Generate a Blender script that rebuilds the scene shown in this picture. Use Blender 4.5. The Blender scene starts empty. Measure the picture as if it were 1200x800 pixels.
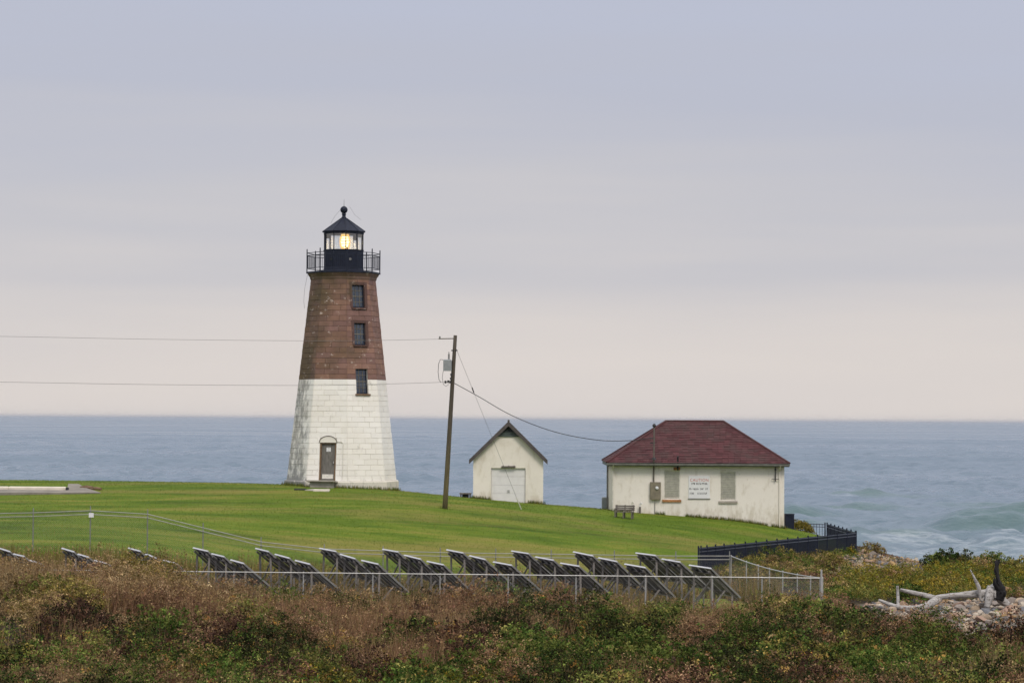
import bpy, bmesh, math, random
import numpy as np
from mathutils import Vector, Matrix

random.seed(7); RNG = np.random.default_rng(11)
SC = bpy.context.scene
COL = SC.collection
R = math.radians

# ------------------------------------------------------------------ camera
F, W0, H0 = 3000.0, 1200.0, 800.0          # focal length and frame in photo pixels
EYE = 10.1                                 # metres above the sea
PITCH = math.atan(90 / F); ROLL = math.atan(0.0063)
cam = bpy.data.cameras.new('camera'); camo = bpy.data.objects.new('camera', cam); COL.objects.link(camo)
cam.sensor_width = 36; cam.sensor_fit = 'HORIZONTAL'; cam.lens = 36 * F / W0
cam.clip_start = 0.5; cam.clip_end = 200000
CM = Matrix.Rotation(math.pi / 2 + PITCH, 4, 'X') @ Matrix.Rotation(ROLL, 4, 'Z')
camo.matrix_world = Matrix.Translation((0, 0, EYE)) @ CM
SC.camera = camo
SC.render.resolution_x, SC.render.resolution_y = 1024, 682

# ------------------------------------------------------------------ sky and sun
SUN_EL, SUN_AZ = R(46), R(160)             # azimuth clockwise from +Y (the view direction): behind the camera
wd = bpy.data.worlds.new('World'); SC.world = wd; wd.use_nodes = True
nt = wd.node_tree; nt.nodes.clear()
def N(t, **k):
    n = nt.nodes.new(t)
    for a, b in k.items(): setattr(n, a, b)
    return n
def ramp(node, stops, interp='LINEAR'):
    cr = node.color_ramp; cr.interpolation = interp
    while len(cr.elements) < len(stops): cr.elements.new(0.5)
    for e, (p, c) in zip(cr.elements, stops):
        e.position = p; e.color = (c[0], c[1], c[2], 1)
sky = N('ShaderNodeTexSky', sky_type='NISHITA', sun_disc=False)
sky.sun_elevation = SUN_EL; sky.sun_rotation = SUN_AZ; sky.air_density = 1.0; sky.dust_density = 2.0
bgs = N('ShaderNodeBackground'); bgs.inputs['Strength'].default_value = 0.08
nt.links.new(sky.outputs[0], bgs.inputs[0])
# the overcast: a stratus deck, dim and warm at the horizon, brighter towards the zenith as overcast skies are
tc = N('ShaderNodeTexCoord'); sep = N('ShaderNodeSeparateXYZ'); nt.links.new(tc.outputs['Generated'], sep.inputs[0])
cl = N('ShaderNodeMath', operation='MAXIMUM'); nt.links.new(sep.outputs[2], cl.inputs[0]); cl.inputs[1].default_value = 0
mp = N('ShaderNodeMapping'); mp.inputs['Scale'].default_value = (2.2, 2.2, 26); mp.inputs['Rotation'].default_value = (0, R(1.2), 0)
nt.links.new(tc.outputs['Generated'], mp.inputs[0])
nz = N('ShaderNodeTexNoise'); nz.inputs['Scale'].default_value = 1.15; nz.inputs['Detail'].default_value = 5; nz.inputs['Roughness'].default_value = 0.45
nt.links.new(mp.outputs[0], nz.inputs[0])
nsc = N('ShaderNodeMath', operation='MULTIPLY_ADD'); nt.links.new(nz.outputs[0], nsc.inputs[0]); nsc.inputs[1].default_value = 0.12
nt.links.new(cl.outputs[0], nsc.inputs[2])
nsb = N('ShaderNodeMath', operation='SUBTRACT'); nt.links.new(nsc.outputs[0], nsb.inputs[0]); nsb.inputs[1].default_value = 0.06
cr = N('ShaderNodeValToRGB'); nt.links.new(nsb.outputs[0], cr.inputs[0])
SKY = [(0.0, (0.76, 0.70, 0.665)), (0.03, (0.72, 0.67, 0.65)), (0.075, (0.585, 0.575, 0.615)), (0.115, (0.515, 0.53, 0.62)),
       (0.16, (0.515, 0.545, 0.665)), (0.4, (0.76, 0.79, 0.90)), (0.7, (1.18, 1.18, 1.24)), (1.0, (1.45, 1.43, 1.45))]
ramp(cr, SKY)
bgc = N('ShaderNodeBackground'); nt.links.new(cr.outputs[0], bgc.inputs[0]); bgc.inputs['Strength'].default_value = 1.0
mx = N('ShaderNodeMixShader'); mx.inputs[0].default_value = 0.93
nt.links.new(bgs.outputs[0], mx.inputs[1]); nt.links.new(bgc.outputs[0], mx.inputs[2])
out = N('ShaderNodeOutputWorld'); nt.links.new(mx.outputs[0], out.inputs[0])

sl = bpy.data.lights.new('sun', 'SUN'); sl.energy = 1.5; sl.angle = R(18); sl.color = (1.0, 0.89, 0.77)
so = bpy.data.objects.new('sun', sl); COL.objects.link(so)
sd = Vector((math.sin(SUN_AZ) * math.cos(SUN_EL), math.cos(SUN_AZ) * math.cos(SUN_EL), math.sin(SUN_EL)))
so.rotation_euler = (-sd).to_track_quat('-Z', 'Y').to_euler(); so.location = (20, -20, 60)
SC.view_settings.view_transform = 'Standard'; SC.view_settings.look = 'None'
SC.view_settings.exposure = 0.0; SC.view_settings.gamma = 1.0
SC.cycles.max_bounces = 6; SC.cycles.transparent_max_bounces = 12

# ------------------------------------------------------------------ helpers
CR = np.array(CM.to_3x3())
def ray(px, py):
    v = CR @ np.array([(px - W0 / 2) / F, -(py - H0 / 2) / F, -1.0])
    return v / v[1]
def P(px, py, d):                          # the point seen at a photo pixel, d metres out
    v = ray(px, py) * d
    return np.array([v[0], v[1], EYE + v[2]])

def tagit(o, label=None, cat=None, group=None, kind=None):
    if label: o['label'] = label
    if cat: o['category'] = cat
    if group: o['group'] = group
    if kind: o['kind'] = kind
    return o
def empty(name, loc, label, cat, group=None):
    o = bpy.data.objects.new(name, None); COL.objects.link(o); o.location = tuple(float(c) for c in loc)
    o.empty_display_size = 0.3
    return tagit(o, label, cat, group)
def worigin(o):
    v = Vector((0, 0, 0))
    while o is not None:
        v = v + o.location; o = o.parent
    return v
def mesh_np(name, verts, faces, mat, parent=None, col=None, smooth=False, loc=None):
    """one mesh object from world-space arrays; faces an (n,3) or (n,4) array, or a list of index lists"""
    me = bpy.data.meshes.new(name)
    verts = np.asarray(verts, dtype=np.float32)
    org = np.array(worigin(parent) if parent is not None else (loc if loc is not None else (0, 0, 0)), dtype=np.float32)
    verts = verts - org
    if isinstance(faces, np.ndarray):
        n, k = faces.shape
        me.vertices.add(len(verts)); me.vertices.foreach_set('co', verts.ravel())
        me.loops.add(n * k); me.loops.foreach_set('vertex_index', faces.astype(np.int32).ravel())
        me.polygons.add(n); me.polygons.foreach_set('loop_start', np.arange(0, n * k, k, dtype=np.int32))
        me.polygons.foreach_set('loop_total', np.full(n, k, dtype=np.int32))
        me.update(calc_edges=True)
    else:
        me.from_pydata(verts.tolist(), [], faces)
    if smooth: me.polygons.foreach_set('use_smooth', np.ones(len(me.polygons), dtype=bool))
    if col is not None:
        for an, c in (col.items() if isinstance(col, dict) else {'Col': col}.items()):
            c = np.asarray(c, dtype=np.float32)
            if c.ndim == 1:
                a = me.attributes.new(an, 'FLOAT', 'POINT'); a.data.foreach_set('value', c)
            else:
                a = me.attributes.new(an, 'FLOAT_COLOR', 'POINT')
                a.data.foreach_set('color', np.concatenate([c, np.ones((len(c), 1), np.float32)], 1).ravel())
    me.materials.append(mat)
    o = bpy.data.objects.new(name, me); COL.objects.link(o)
    if parent is not None: o.parent = parent
    elif loc is not None: o.location = tuple(float(c) for c in loc)
    return o

class MB:
    """collects shapes for one mesh"""
    def __init__(s): s.v = []; s.f = []
    def add(s, vs, fs):
        b = len(s.v); s.v += [tuple(float(c) for c in p) for p in vs]; s.f += [[b + i for i in f] for f in fs]; return s
    def box(s, x0, x1, y0, y1, z0, z1):
        return s.add([(x0,y0,z0),(x1,y0,z0),(x1,y1,z0),(x0,y1,z0),(x0,y0,z1),(x1,y0,z1),(x1,y1,z1),(x0,y1,z1)],
                     [(3,2,1,0),(4,5,6,7),(0,1,5,4),(1,2,6,5),(2,3,7,6),(3,0,4,7)])
    def bbox(s, x0, x1, y0, y1, z0, z1, b=0.01):       # a box with chamfered vertical and top edges
        pts = []
        for z, i in ((z0, 0), (z1 - b, 0), (z1, b)):
            xa, xb, ya, yb = x0 + i, x1 - i, y0 + i, y1 - i
            pts += [(xa+b,ya,z),(xb-b,ya,z),(xb,ya+b,z),(xb,yb-b,z),(xb-b,yb,z),(xa+b,yb,z),(xa,yb-b,z),(xa,ya+b,z)]
        fs = [tuple(range(7,-1,-1)), tuple(range(16,24))]
        for l in (0, 8):
            for i in range(8): fs.append((l+i, l+(i+1)%8, l+8+(i+1)%8, l+8+i))
        return s.add(pts, fs)
    def bar(s, p, q, w, h=None, up=(0,0,1)):
        h = h or w; p = Vector(p); q = Vector(q); d = (q - p).normalized(); u = Vector(up)
        if abs(d.dot(u)) > 0.98: u = Vector((0,1,0))
        a = d.cross(u).normalized() * (w/2); c = a.cross(d).normalized() * (h/2)
        return s.add([p-a-c,p+a-c,p+a+c,p-a+c,q-a-c,q+a-c,q+a+c,q-a+c],
                     [(0,1,2,3),(7,6,5,4),(1,0,4,5),(2,1,5,6),(3,2,6,7),(0,3,7,4)])
    def tube(s, pts, rad, n=8, cap=True):
        pts = [Vector(tuple(float(c) for c in p)) for p in pts]; m = len(pts)
        if not hasattr(rad, '__len__'): rad = [rad] * m
        b = len(s.v); prev = None
        for i, p in enumerate(pts):
            d = (pts[min(i+1,m-1)] - pts[max(i-1,0)]).normalized()
            if prev is None:
                u = Vector((0,0,1)) if abs(d.z) < 0.9 else Vector((0,1,0))
                a = d.cross(u).normalized()
            else: a = (prev - d * prev.dot(d)).normalized()
            prev = a; c = d.cross(a)
            for k in range(n):
                t = 2*math.pi*k/n; q = p + (a*math.cos(t) + c*math.sin(t)) * rad[i]; s.v.append((q.x,q.y,q.z))
        for i in range(m-1):
            for k in range(n):
                s.f.append([b+i*n+k, b+i*n+(k+1)%n, b+(i+1)*n+(k+1)%n, b+(i+1)*n+k])
        if cap:
            s.f.append([b+k for k in range(n-1,-1,-1)]); s.f.append([b+(m-1)*n+k for k in range(n)])
        return s
    def lathe(s, c, prof, n=24, a0=0.0, cap=True):
        b = len(s.v)
        for r, z in prof:
            for k in range(n):
                t = a0 + 2*math.pi*k/n; s.v.append((c[0]+r*math.sin(t), c[1]-r*math.cos(t), c[2]+z))
        for i in range(len(prof)-1):
            for k in range(n):
                s.f.append([b+i*n+k, b+i*n+(k+1)%n, b+(i+1)*n+(k+1)%n, b+(i+1)*n+k])
        if cap:
            s.f.append([b+k for k in range(n-1,-1,-1)]); s.f.append([b+(len(prof)-1)*n+k for k in range(n)])
        return s
    def build(s, name, mat, parent=None, smooth=False, loc=None, col=None):
        o = mesh_np(name, s.v, s.f, mat, parent, col=col, smooth=smooth, loc=loc)
        return o
def smooth_by_angle(o, deg=40):
    me = o.data
    me.polygons.foreach_set('use_smooth', np.ones(len(me.polygons), dtype=bool))
    try: me.set_sharp_from_angle(angle=R(deg))
    except Exception: pass
def copy_tree(o, parent=None):
    c = o.copy(); COL.objects.link(c); c.parent = parent
    for ch in list(o.children): copy_tree(ch, c)
    return c

# smooth value noise on arrays
class Noise2:
    def __init__(s, seed): s.t = np.random.default_rng(seed).random((256, 256))
    def at(s, x, y):
        xi = np.floor(x).astype(int); yi = np.floor(y).astype(int); fx = x - xi; fy = y - yi
        fx = fx*fx*(3-2*fx); fy = fy*fy*(3-2*fy); t = s.t
        a = t[xi & 255, yi & 255]; b = t[(xi+1) & 255, yi & 255]; c = t[xi & 255, (yi+1) & 255]; d = t[(xi+1) & 255, (yi+1) & 255]
        return (a*(1-fx)+b*fx)*(1-fy) + (c*(1-fx)+d*fx)*fy
    def fbm(s, x, y, o=4):
        v = 0; a = 0.5; tot = 0
        for i in range(o): v = v + a*s.at(x*2**i + 17.3*i, y*2**i + 5.1*i); tot += a; a *= 0.5
        return v / tot
NA, NB, NC = Noise2(1), Noise2(2), Noise2(3)
def sstep(a, b, x):
    t = np.clip((x - a) / (b - a), 0, 1); return t*t*(3-2*t)

# ------------------------------------------------------------------ materials
def newmat(name):
    m = bpy.data.materials.new(name); m.use_nodes = True; t = m.node_tree; t.nodes.clear()
    return m, t
class MT:
    """a small node-tree writer"""
    def __init__(s, name): s.m, s.t = newmat(name)
    def n(s, typ, ins=None, **k):
        x = s.t.nodes.new(typ)
        for a, b in k.items(): setattr(x, a, b)
        for a, b in (ins or {}).items():
            if isinstance(b, bpy.types.NodeSocket): s.t.links.new(b, x.inputs[a])
            else: x.inputs[a].default_value = b
        return x
    def noise(s, scale, detail=4, rough=0.55, vec=None, stretch=None):
        v = vec or s.n('ShaderNodeTexCoord').outputs['Object']
        if stretch: v = s.n('ShaderNodeMapping', {0: v, 'Scale': stretch}).outputs[0]
        return s.n('ShaderNodeTexNoise', {0: v, 'Scale': scale, 'Detail': detail, 'Roughness': rough}).outputs[0]
    def ramp(s, fac, stops):
        x = s.n('ShaderNodeValToRGB', {0: fac}); ramp(x, stops); return x.outputs[0]
    def mix(s, fac, a, b, mode='MIX'):
        x = s.n('ShaderNodeMix', data_type='RGBA', blend_type=mode)
        for i, val in ((0, fac), (6, a), (7, b)):
            if isinstance(val, bpy.types.NodeSocket): s.t.links.new(val, x.inputs[i])
            else: x.inputs[i].default_value = val if i == 0 else (val[0], val[1], val[2], 1)
        return x.outputs[2]
    def attr(s, name, out='Color'): return s.n('ShaderNodeAttribute', attribute_name=name).outputs[out]
    def bump(s, h, strength=0.3, dist=0.02): return s.n('ShaderNodeBump', {'Height': h, 'Strength': strength, 'Distance': dist}).outputs[0]
    def out(s, sh): s.n('ShaderNodeOutputMaterial', {0: sh}); return s.m
    def pbr(s, color, rough=0.7, normal=None, metal=0.0, spec=0.4, **extra):
        p = s.n('ShaderNodeBsdfPrincipled')
        def put(k, v):
            if isinstance(v, bpy.types.NodeSocket): s.t.links.new(v, p.inputs[k])
            else: p.inputs[k].default_value = (v[0], v[1], v[2], 1) if k == 'Base Color' else v
        put('Base Color', color); put('Roughness', rough); put('Metallic', metal); put('Specular IOR Level', spec)
        if normal is not None: put('Normal', normal)
        for k, v in extra.items(): put(k.replace('_', ' '), v)
        return s.out(p.outputs[0])

def mat_simple(name, c, rough=0.6, metal=0.0, var=0.25, scale=6, spec=0.4, bump=0.15):
    m = MT(name); f = m.noise(scale, 6, 0.6)
    lo = tuple(x*(1-var) for x in c); hi = tuple(min(1, x*(1+var)) for x in c)
    return m.pbr(m.ramp(f, [(0.3, lo), (0.7, hi)]), rough, m.bump(f, bump, 0.01), metal, spec)
def mat_leaf(name):
    m = MT(name); c = m.attr('Col')
    d = m.n('ShaderNodeBsdfDiffuse', {0: c}); t = m.n('ShaderNodeBsdfTranslucent', {0: c}); x = m.n('ShaderNodeMixShader', {0: 0.14, 1: d.outputs[0], 2: t.outputs[0]})
    return m.out(x.outputs[0])
M = {}
M['leaf'] = mat_leaf('leaf')
M['black_metal'] = mat_simple('black_paint', (0.011, 0.015, 0.030), 0.6, 0, 0.35, 5, 0.22)
M['fence_black'] = mat_simple('fence_black', (0.009, 0.013, 0.030), 0.5, 0, 0.3, 4, 0.25)
M['fence_rail'] = mat_simple('fence_rail', (0.045, 0.055, 0.085), 0.35, 0, 0.3, 4, 0.5)  # lighter than the pickets: the rails' reflected highlight is put into the colour
M['galv'] = mat_simple('galvanised', (0.46, 0.46, 0.44), 0.5, 0.35, 0.15, 5)
M['rail_dull'] = mat_simple('galvanised_dull', (0.33, 0.33, 0.31), 0.6, 0.2, 0.2, 3)
M['galv_dark'] = mat_simple('galvanised_weathered', (0.24, 0.24, 0.23), 0.6, 0.3, 0.25, 5)
M['wire'] = mat_simple('fence_wire', (0.26, 0.26, 0.25), 0.55, 0.4, 0.15, 5)
M['cable'] = mat_simple('cable', (0.03, 0.03, 0.032), 0.6, 0, 0.2, 5)
M['bare_wire'] = mat_simple('bare_wire', (0.16, 0.16, 0.165), 0.5, 0.4, 0.2, 5)
M['white_paint'] = mat_simple('white_paint', (0.72, 0.71, 0.70), 0.6, 0, 0.06, 3)
M['grey_paint'] = mat_simple('grey_paint', (0.27, 0.29, 0.30), 0.5, 0.1, 0.15, 5)
M['green_trim'] = mat_simple('green_grey_trim', (0.075, 0.10, 0.095), 0.6, 0, 0.3, 4)
M['brown_trim'] = mat_simple('brown_trim', (0.078, 0.068, 0.064), 0.7, 0, 0.3, 4)
M['dark'] = mat_simple('dark_recess', (0.02, 0.022, 0.025), 0.8, 0, 0.2, 4)
M['rust'] = mat_simple('rusty_steel', (0.36, 0.17, 0.07), 0.85, 0, 0.5, 9)
M['weathered_wood'] = mat_simple('weathered_wood', (0.13, 0.115, 0.10), 0.85, 0, 0.35, 12)
M['concrete'] = mat_simple('concrete', (0.34, 0.31, 0.27), 0.9, 0, 0.22, 2.5, bump=0.4)
M['old_concrete'] = mat_simple('old_concrete', (0.215, 0.195, 0.165), 0.9, 0, 0.3, 1.2, bump=0.5)
M['pale_concrete'] = mat_simple('pale_concrete', (0.66, 0.60, 0.51), 0.9, 0, 0.12, 2.5, bump=0.4)
M['louver'] = mat_simple('louver_grey', (0.66, 0.64, 0.575), 0.65, 0, 0.15, 5)
M['box_tan'] = mat_simple('meter_grey_tan', (0.20, 0.175, 0.125), 0.6, 0, 0.25, 4)
M['sign_white'] = mat_simple('sign_white', (0.74, 0.75, 0.76), 0.5, 0, 0.05, 3)
M['red_ink'] = mat_simple('red_lettering', (0.50, 0.12, 0.09), 0.6, 0, 0.2, 8)
M['black_ink'] = mat_simple('black_lettering', (0.10, 0.10, 0.11), 0.6, 0, 0.2, 8)
M['panel_back'] = mat_simple('panel_backsheet', (0.20, 0.20, 0.21), 0.6, 0, 0.6, 1.6)
M['panel_cell'] = mat_simple('panel_cell', (0.01, 0.014, 0.035), 0.12, 0, 0.3, 6, 0.6, 0.02)
M['alu'] = mat_simple('aluminium', (0.62, 0.62, 0.63), 0.42, 0.45, 0.12, 5)
M['rack'] = mat_simple('rack_timber_grey', (0.20, 0.185, 0.17), 0.8, 0.0, 0.35, 5)
M['char'] = mat_simple('charred_wood', (0.012, 0.011, 0.012), 0.8, 0, 0.5, 8, 0.3, 0.6)

def mat_driftwood():
    m = MT('driftwood'); f = m.noise(3, 8, 0.65, stretch=(1.2, 6, 6))
    c = m.ramp(f, [(0.34, (0.09, 0.08, 0.07)), (0.44, (0.28, 0.265, 0.25)), (0.56, (0.40, 0.385, 0.37)), (0.7, (0.52, 0.505, 0.49))])
    return m.pbr(c, 0.85, m.bump(f, 0.5, 0.03))
M['driftwood'] = mat_driftwood()
def mat_pole():
    m = MT('pole_timber'); f = m.noise(4, 8, 0.65, stretch=(6, 6, 0.5))
    g = m.n('ShaderNodeSeparateXYZ', {0: m.n('ShaderNodeTexCoord').outputs['Object']}).outputs[2]
    low = m.n('ShaderNodeMapRange', {0: g, 1: 1.0, 2: 4.5, 3: 1.0, 4: 0.0}).outputs[0]
    c = m.ramp(f, [(0.3, (0.045, 0.038, 0.03)), (0.7, (0.105, 0.088, 0.066))])
    c2 = m.ramp(f, [(0.3, (0.075, 0.06, 0.03)), (0.7, (0.16, 0.135, 0.06))])
    return m.pbr(m.mix(low, c, c2), 0.9, m.bump(f, 0.5, 0.02))
M['pole'] = mat_pole()
def mat_glass(name, tint=(0.9, 0.95, 1.0), keep=0.82):
    m = MT(name)
    t = m.n('ShaderNodeBsdfTransparent', {0: tint + (1,)}); g = m.n('ShaderNodeBsdfGlossy', {0: (1, 1, 1, 1), 'Roughness': 0.03})
    fr = m.n('ShaderNodeFresnel', {0: 1.5})
    k = m.n('ShaderNodeMath', {0: fr.outputs[0], 1: 1 - keep}, operation='ADD')
    return m.out(m.n('ShaderNodeMixShader', {0: k.outputs[0], 1: t.outputs[0], 2: g.outputs[0]}).outputs[0])
M['lantern_glass'] = mat_glass('lantern_glass', (0.93, 0.96, 0.97), 0.88)
m = MT('window_glass'); M['window_glass'] = m.pbr(m.ramp(m.noise(2.5, 3), [(0.35, (0.012, 0.018, 0.03)), (0.7, (0.05, 0.065, 0.09))]), 0.08, spec=0.9)
def mat_emit(name, c, s):
    m = MT(name); return m.out(m.n('ShaderNodeEmission', {0: c + (1,), 1: s}).outputs[0])
M['lamp_core'] = mat_emit('lamp_core', (1.0, 0.80, 0.40), 10.0)
M['lamp_rim'] = mat_emit('lamp_rim', (1.0, 0.55, 0.15), 1.4)

def mat_stucco(name, base, dirt, seed=0.0):
    m = MT(name); v = m.n('ShaderNodeMapping', {0: m.n('ShaderNodeTexCoord').outputs['Object'], 'Location': (seed, seed*2, 0)}).outputs[0]
    big = m.noise(0.55, 6, 0.62, v); st = m.noise(1.6, 6, 0.65, v, (1.6, 1.6, 0.7)); fine = m.noise(22, 5, 0.6, v)
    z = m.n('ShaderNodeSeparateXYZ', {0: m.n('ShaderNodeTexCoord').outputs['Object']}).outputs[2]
    lowm = m.n('ShaderNodeMapRange', {0: z, 1: -0.2, 2: 1.3, 3: 0.26, 4: 0.0}).outputs[0]  # stains thicken towards the wall foot, doubling as painted contact shade
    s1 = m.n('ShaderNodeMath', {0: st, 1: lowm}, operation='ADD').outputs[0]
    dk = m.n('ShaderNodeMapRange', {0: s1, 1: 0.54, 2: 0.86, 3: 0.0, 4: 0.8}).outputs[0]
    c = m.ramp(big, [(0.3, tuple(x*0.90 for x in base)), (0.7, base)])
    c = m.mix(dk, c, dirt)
    sp = m.n('ShaderNodeMapRange', {0: m.noise(5, 8, 0.7, v), 1: 0.61, 2: 0.70, 3: 0.0, 4: 0.5}).outputs[0]
    c = m.mix(sp, c, dirt)
    h = m.n('ShaderNodeMath', {0: fine, 1: big}, operation='ADD').outputs[0]
    return m.pbr(c, 0.9, m.bump(h, 0.35, 0.015), spec=0.2)
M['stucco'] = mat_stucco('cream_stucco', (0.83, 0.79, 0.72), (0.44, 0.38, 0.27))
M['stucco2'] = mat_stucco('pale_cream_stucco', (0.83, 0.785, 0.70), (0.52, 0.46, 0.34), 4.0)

def mat_stone():
    """painted ashlar: colour per stone from 'Col' (white paint below, brownstone above), wear in tower coordinates"""
    m = MT('tower_stone'); co = m.n('ShaderNodeTexCoord').outputs['Object']
    c = m.attr('Col'); wht = m.attr('white', 'Fac')
    f = m.noise(2.2, 8, 0.65, co); g = m.noise(0.45, 4, 0.5, co); fine = m.noise(14, 6, 0.65, co)
    x = m.n('ShaderNodeSeparateXYZ', {0: co})
    # algae on the brown stone, mainly on the seaward-left side; flakes of pale paint
    al = m.n('ShaderNodeMath', {0: g, 1: m.n('ShaderNodeMapRange', {0: x.outputs[0], 1: -2.4, 2: 1.5, 3: 0.14, 4: -0.16}).outputs[0]}, operation='ADD').outputs[0]
    alm = m.n('ShaderNodeMapRange', {0: al, 1: 0.44, 2: 0.66, 3: 0.0, 4: 0.8}).outputs[0]
    br = m.mix(alm, c, (0.085, 0.072, 0.034))
    br = m.mix(m.n('ShaderNodeMapRange', {0: f, 1: 0.35, 2: 0.7, 3: 0.35, 4: 0.0}).outputs[0], br, (0.06, 0.035, 0.028))
    fl = m.noise(2.6, 9, 0.72, co, (1.0, 1.0, 1.5))
    flm = m.n('ShaderNodeMapRange', {0: fl, 1: 0.60, 2: 0.64, 3: 0.0, 4: 0.85}).outputs[0]
    br = m.mix(flm, br, (0.50, 0.42, 0.37))
    # grime on the white: dark lichen streaks, thickest on the weathered left facet and near the foot
    a = m.n('ShaderNodeMapRange', {0: x.outputs[0], 1: -2.05, 2: -1.5, 3: 0.25, 4: 0.0}).outputs[0]
    b = m.n('ShaderNodeMapRange', {0: x.outputs[2], 1: 0.3, 2: 0.9, 3: 0.10, 4: 0.0}).outputs[0]
    s = m.noise(1.7, 9, 0.7, co, (1.6, 1.6, 0.9))
    gs = m.n('ShaderNodeMath', {0: m.n('ShaderNodeMath', {0: s, 1: a}, operation='ADD').outputs[0], 1: b}, operation='ADD').outputs[0]
    gm = m.n('ShaderNodeMapRange', {0: gs, 1: 0.60, 2: 0.80, 3: 0.0, 4: 0.9}).outputs[0]
    wc = m.mix(gm, c, (0.22, 0.22, 0.215))
    wc = m.mix(m.n('ShaderNodeMapRange', {0: g, 1: 0.4, 2: 0.7, 3: 0.0, 4: 0.35}).outputs[0], wc, (0.72, 0.66, 0.55))
    cc = m.mix(wht, br, wc)
    h = m.n('ShaderNodeMath', {0: f, 1: fine}, operation='ADD').outputs[0]
    return m.pbr(cc, 0.85, m.bump(h, 0.45, 0.02), spec=0.25)
M['stone'] = mat_stone()
def mat_joint():
    m = MT('tower_joint'); wht = m.attr('white', 'Fac')
    f = m.noise(1.3, 7, 0.7)
    w = m.ramp(f, [(0.42, (0.74, 0.71, 0.65)), (0.62, (0.34, 0.31, 0.26))])
    b = m.ramp(f, [(0.4, (0.10, 0.066, 0.055)), (0.56, (0.16, 0.11, 0.095)), (0.66, (0.34, 0.27, 0.23))])
    return m.pbr(m.mix(wht, b, w), 0.95, spec=0.1)
M['joint'] = mat_joint()
def mat_door():
    m = MT('door_paint'); f = m.noise(3, 7, 0.65, stretch=(4, 4, 0.8))
    return m.pbr(m.ramp(f, [(0.3, (0.09, 0.085, 0.075)), (0.7, (0.19, 0.18, 0.16))]), 0.6, m.bump(f, 0.2))
M['door'] = mat_door()
M['frame_brown'] = mat_simple('frame_brown', (0.16, 0.10, 0.055), 0.8, 0, 0.35, 7)
def mat_shingle():
    m = MT('roof_shingle'); c = m.attr('Col'); f = m.noise(1.1, 6, 0.6); g = m.noise(30, 4, 0.7)
    k = m.n('ShaderNodeMapRange', {0: f, 1: 0.42, 2: 0.68, 3: 0.0, 4: 0.55}).outputs[0]
    c2 = m.mix(k, c, (0.075, 0.055, 0.050))
    sp = m.n('ShaderNodeMapRange', {0: m.noise(4.5, 6, 0.7), 1: 0.66, 2: 0.72, 3: 0.0, 4: 0.5}).outputs[0]
    return m.pbr(m.mix(sp, c2, (0.24, 0.20, 0.14)), 0.9, m.bump(g, 0.3, 0.01), spec=0.25)
M['shingle'] = mat_shingle()
def mat_rock():
    m = MT('rock'); c = m.n('ShaderNodeObjectInfo').outputs['Random']
    a = m.attr('Col'); f = m.noise(5, 7, 0.65)
    col = m.mix(m.n('ShaderNodeMapRange', {0: f, 1: 0.3, 2: 0.75, 3: 0.0, 4: 0.6}).outputs[0], a, (0.12, 0.10, 0.085))
    return m.pbr(col, 0.9, m.bump(f, 0.6, 0.03), spec=0.25)
M['rock'] = mat_rock()

def mat_ground():
    m = MT('ground'); co = m.n('ShaderNodeTexCoord').outputs['Object']
    lawn = m.attr('lawn', 'Fac'); shing = m.attr('shingle', 'Fac')
    n1 = m.noise(0.09, 6, 0.62, co, (0.45, 1.5, 1)); n2 = m.noise(0.34, 8, 0.68, co, (0.45, 1.7, 1)); n3 = m.noise(9, 5, 0.7, co)
    g = m.ramp(n2, [(0.32, (0.034, 0.072, 0.006)), (0.45, (0.085, 0.142, 0.011)), (0.55, (0.128, 0.182, 0.017)), (0.65, (0.215, 0.210, 0.040))])
    dry = m.n('ShaderNodeMapRange', {0: n1, 1: 0.50, 2: 0.62, 3: 0.0, 4: 0.85}).outputs[0]
    g = m.mix(dry, g, (0.235, 0.195, 0.055))
    g = m.mix(m.n('ShaderNodeMapRange', {0: n3, 1: 0.3, 2: 0.75, 3: 0.35, 4: 0.0}).outputs[0], g, (0.06, 0.085, 0.01))
    s = m.ramp(n2, [(0.3, (0.030, 0.024, 0.017)), (0.55, (0.055, 0.042, 0.026)), (0.75, (0.075, 0.068, 0.028))])
    st = m.ramp(n3, [(0.3, (0.07, 0.06, 0.05)), (0.5, (0.16, 0.14, 0.12)), (0.7, (0.30, 0.26, 0.21))])
    ed = m.n('ShaderNodeMapRange', {0: m.n('ShaderNodeMath', {0: lawn, 1: m.n('ShaderNodeMath', {0: n2, 1: 0.4}, operation='MULTIPLY').outputs[0]}, operation='ADD').outputs[0], 1: 0.55, 2: 0.8}).outputs[0]
    c = m.mix(ed, s, g); c = m.mix(shing, c, st)
    return m.pbr(c, 0.95, m.bump(m.n('ShaderNodeMath', {0: n3, 1: n2}, operation='ADD').outputs[0], 0.6, 0.05), spec=0.1)
M['ground'] = mat_ground()
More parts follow.
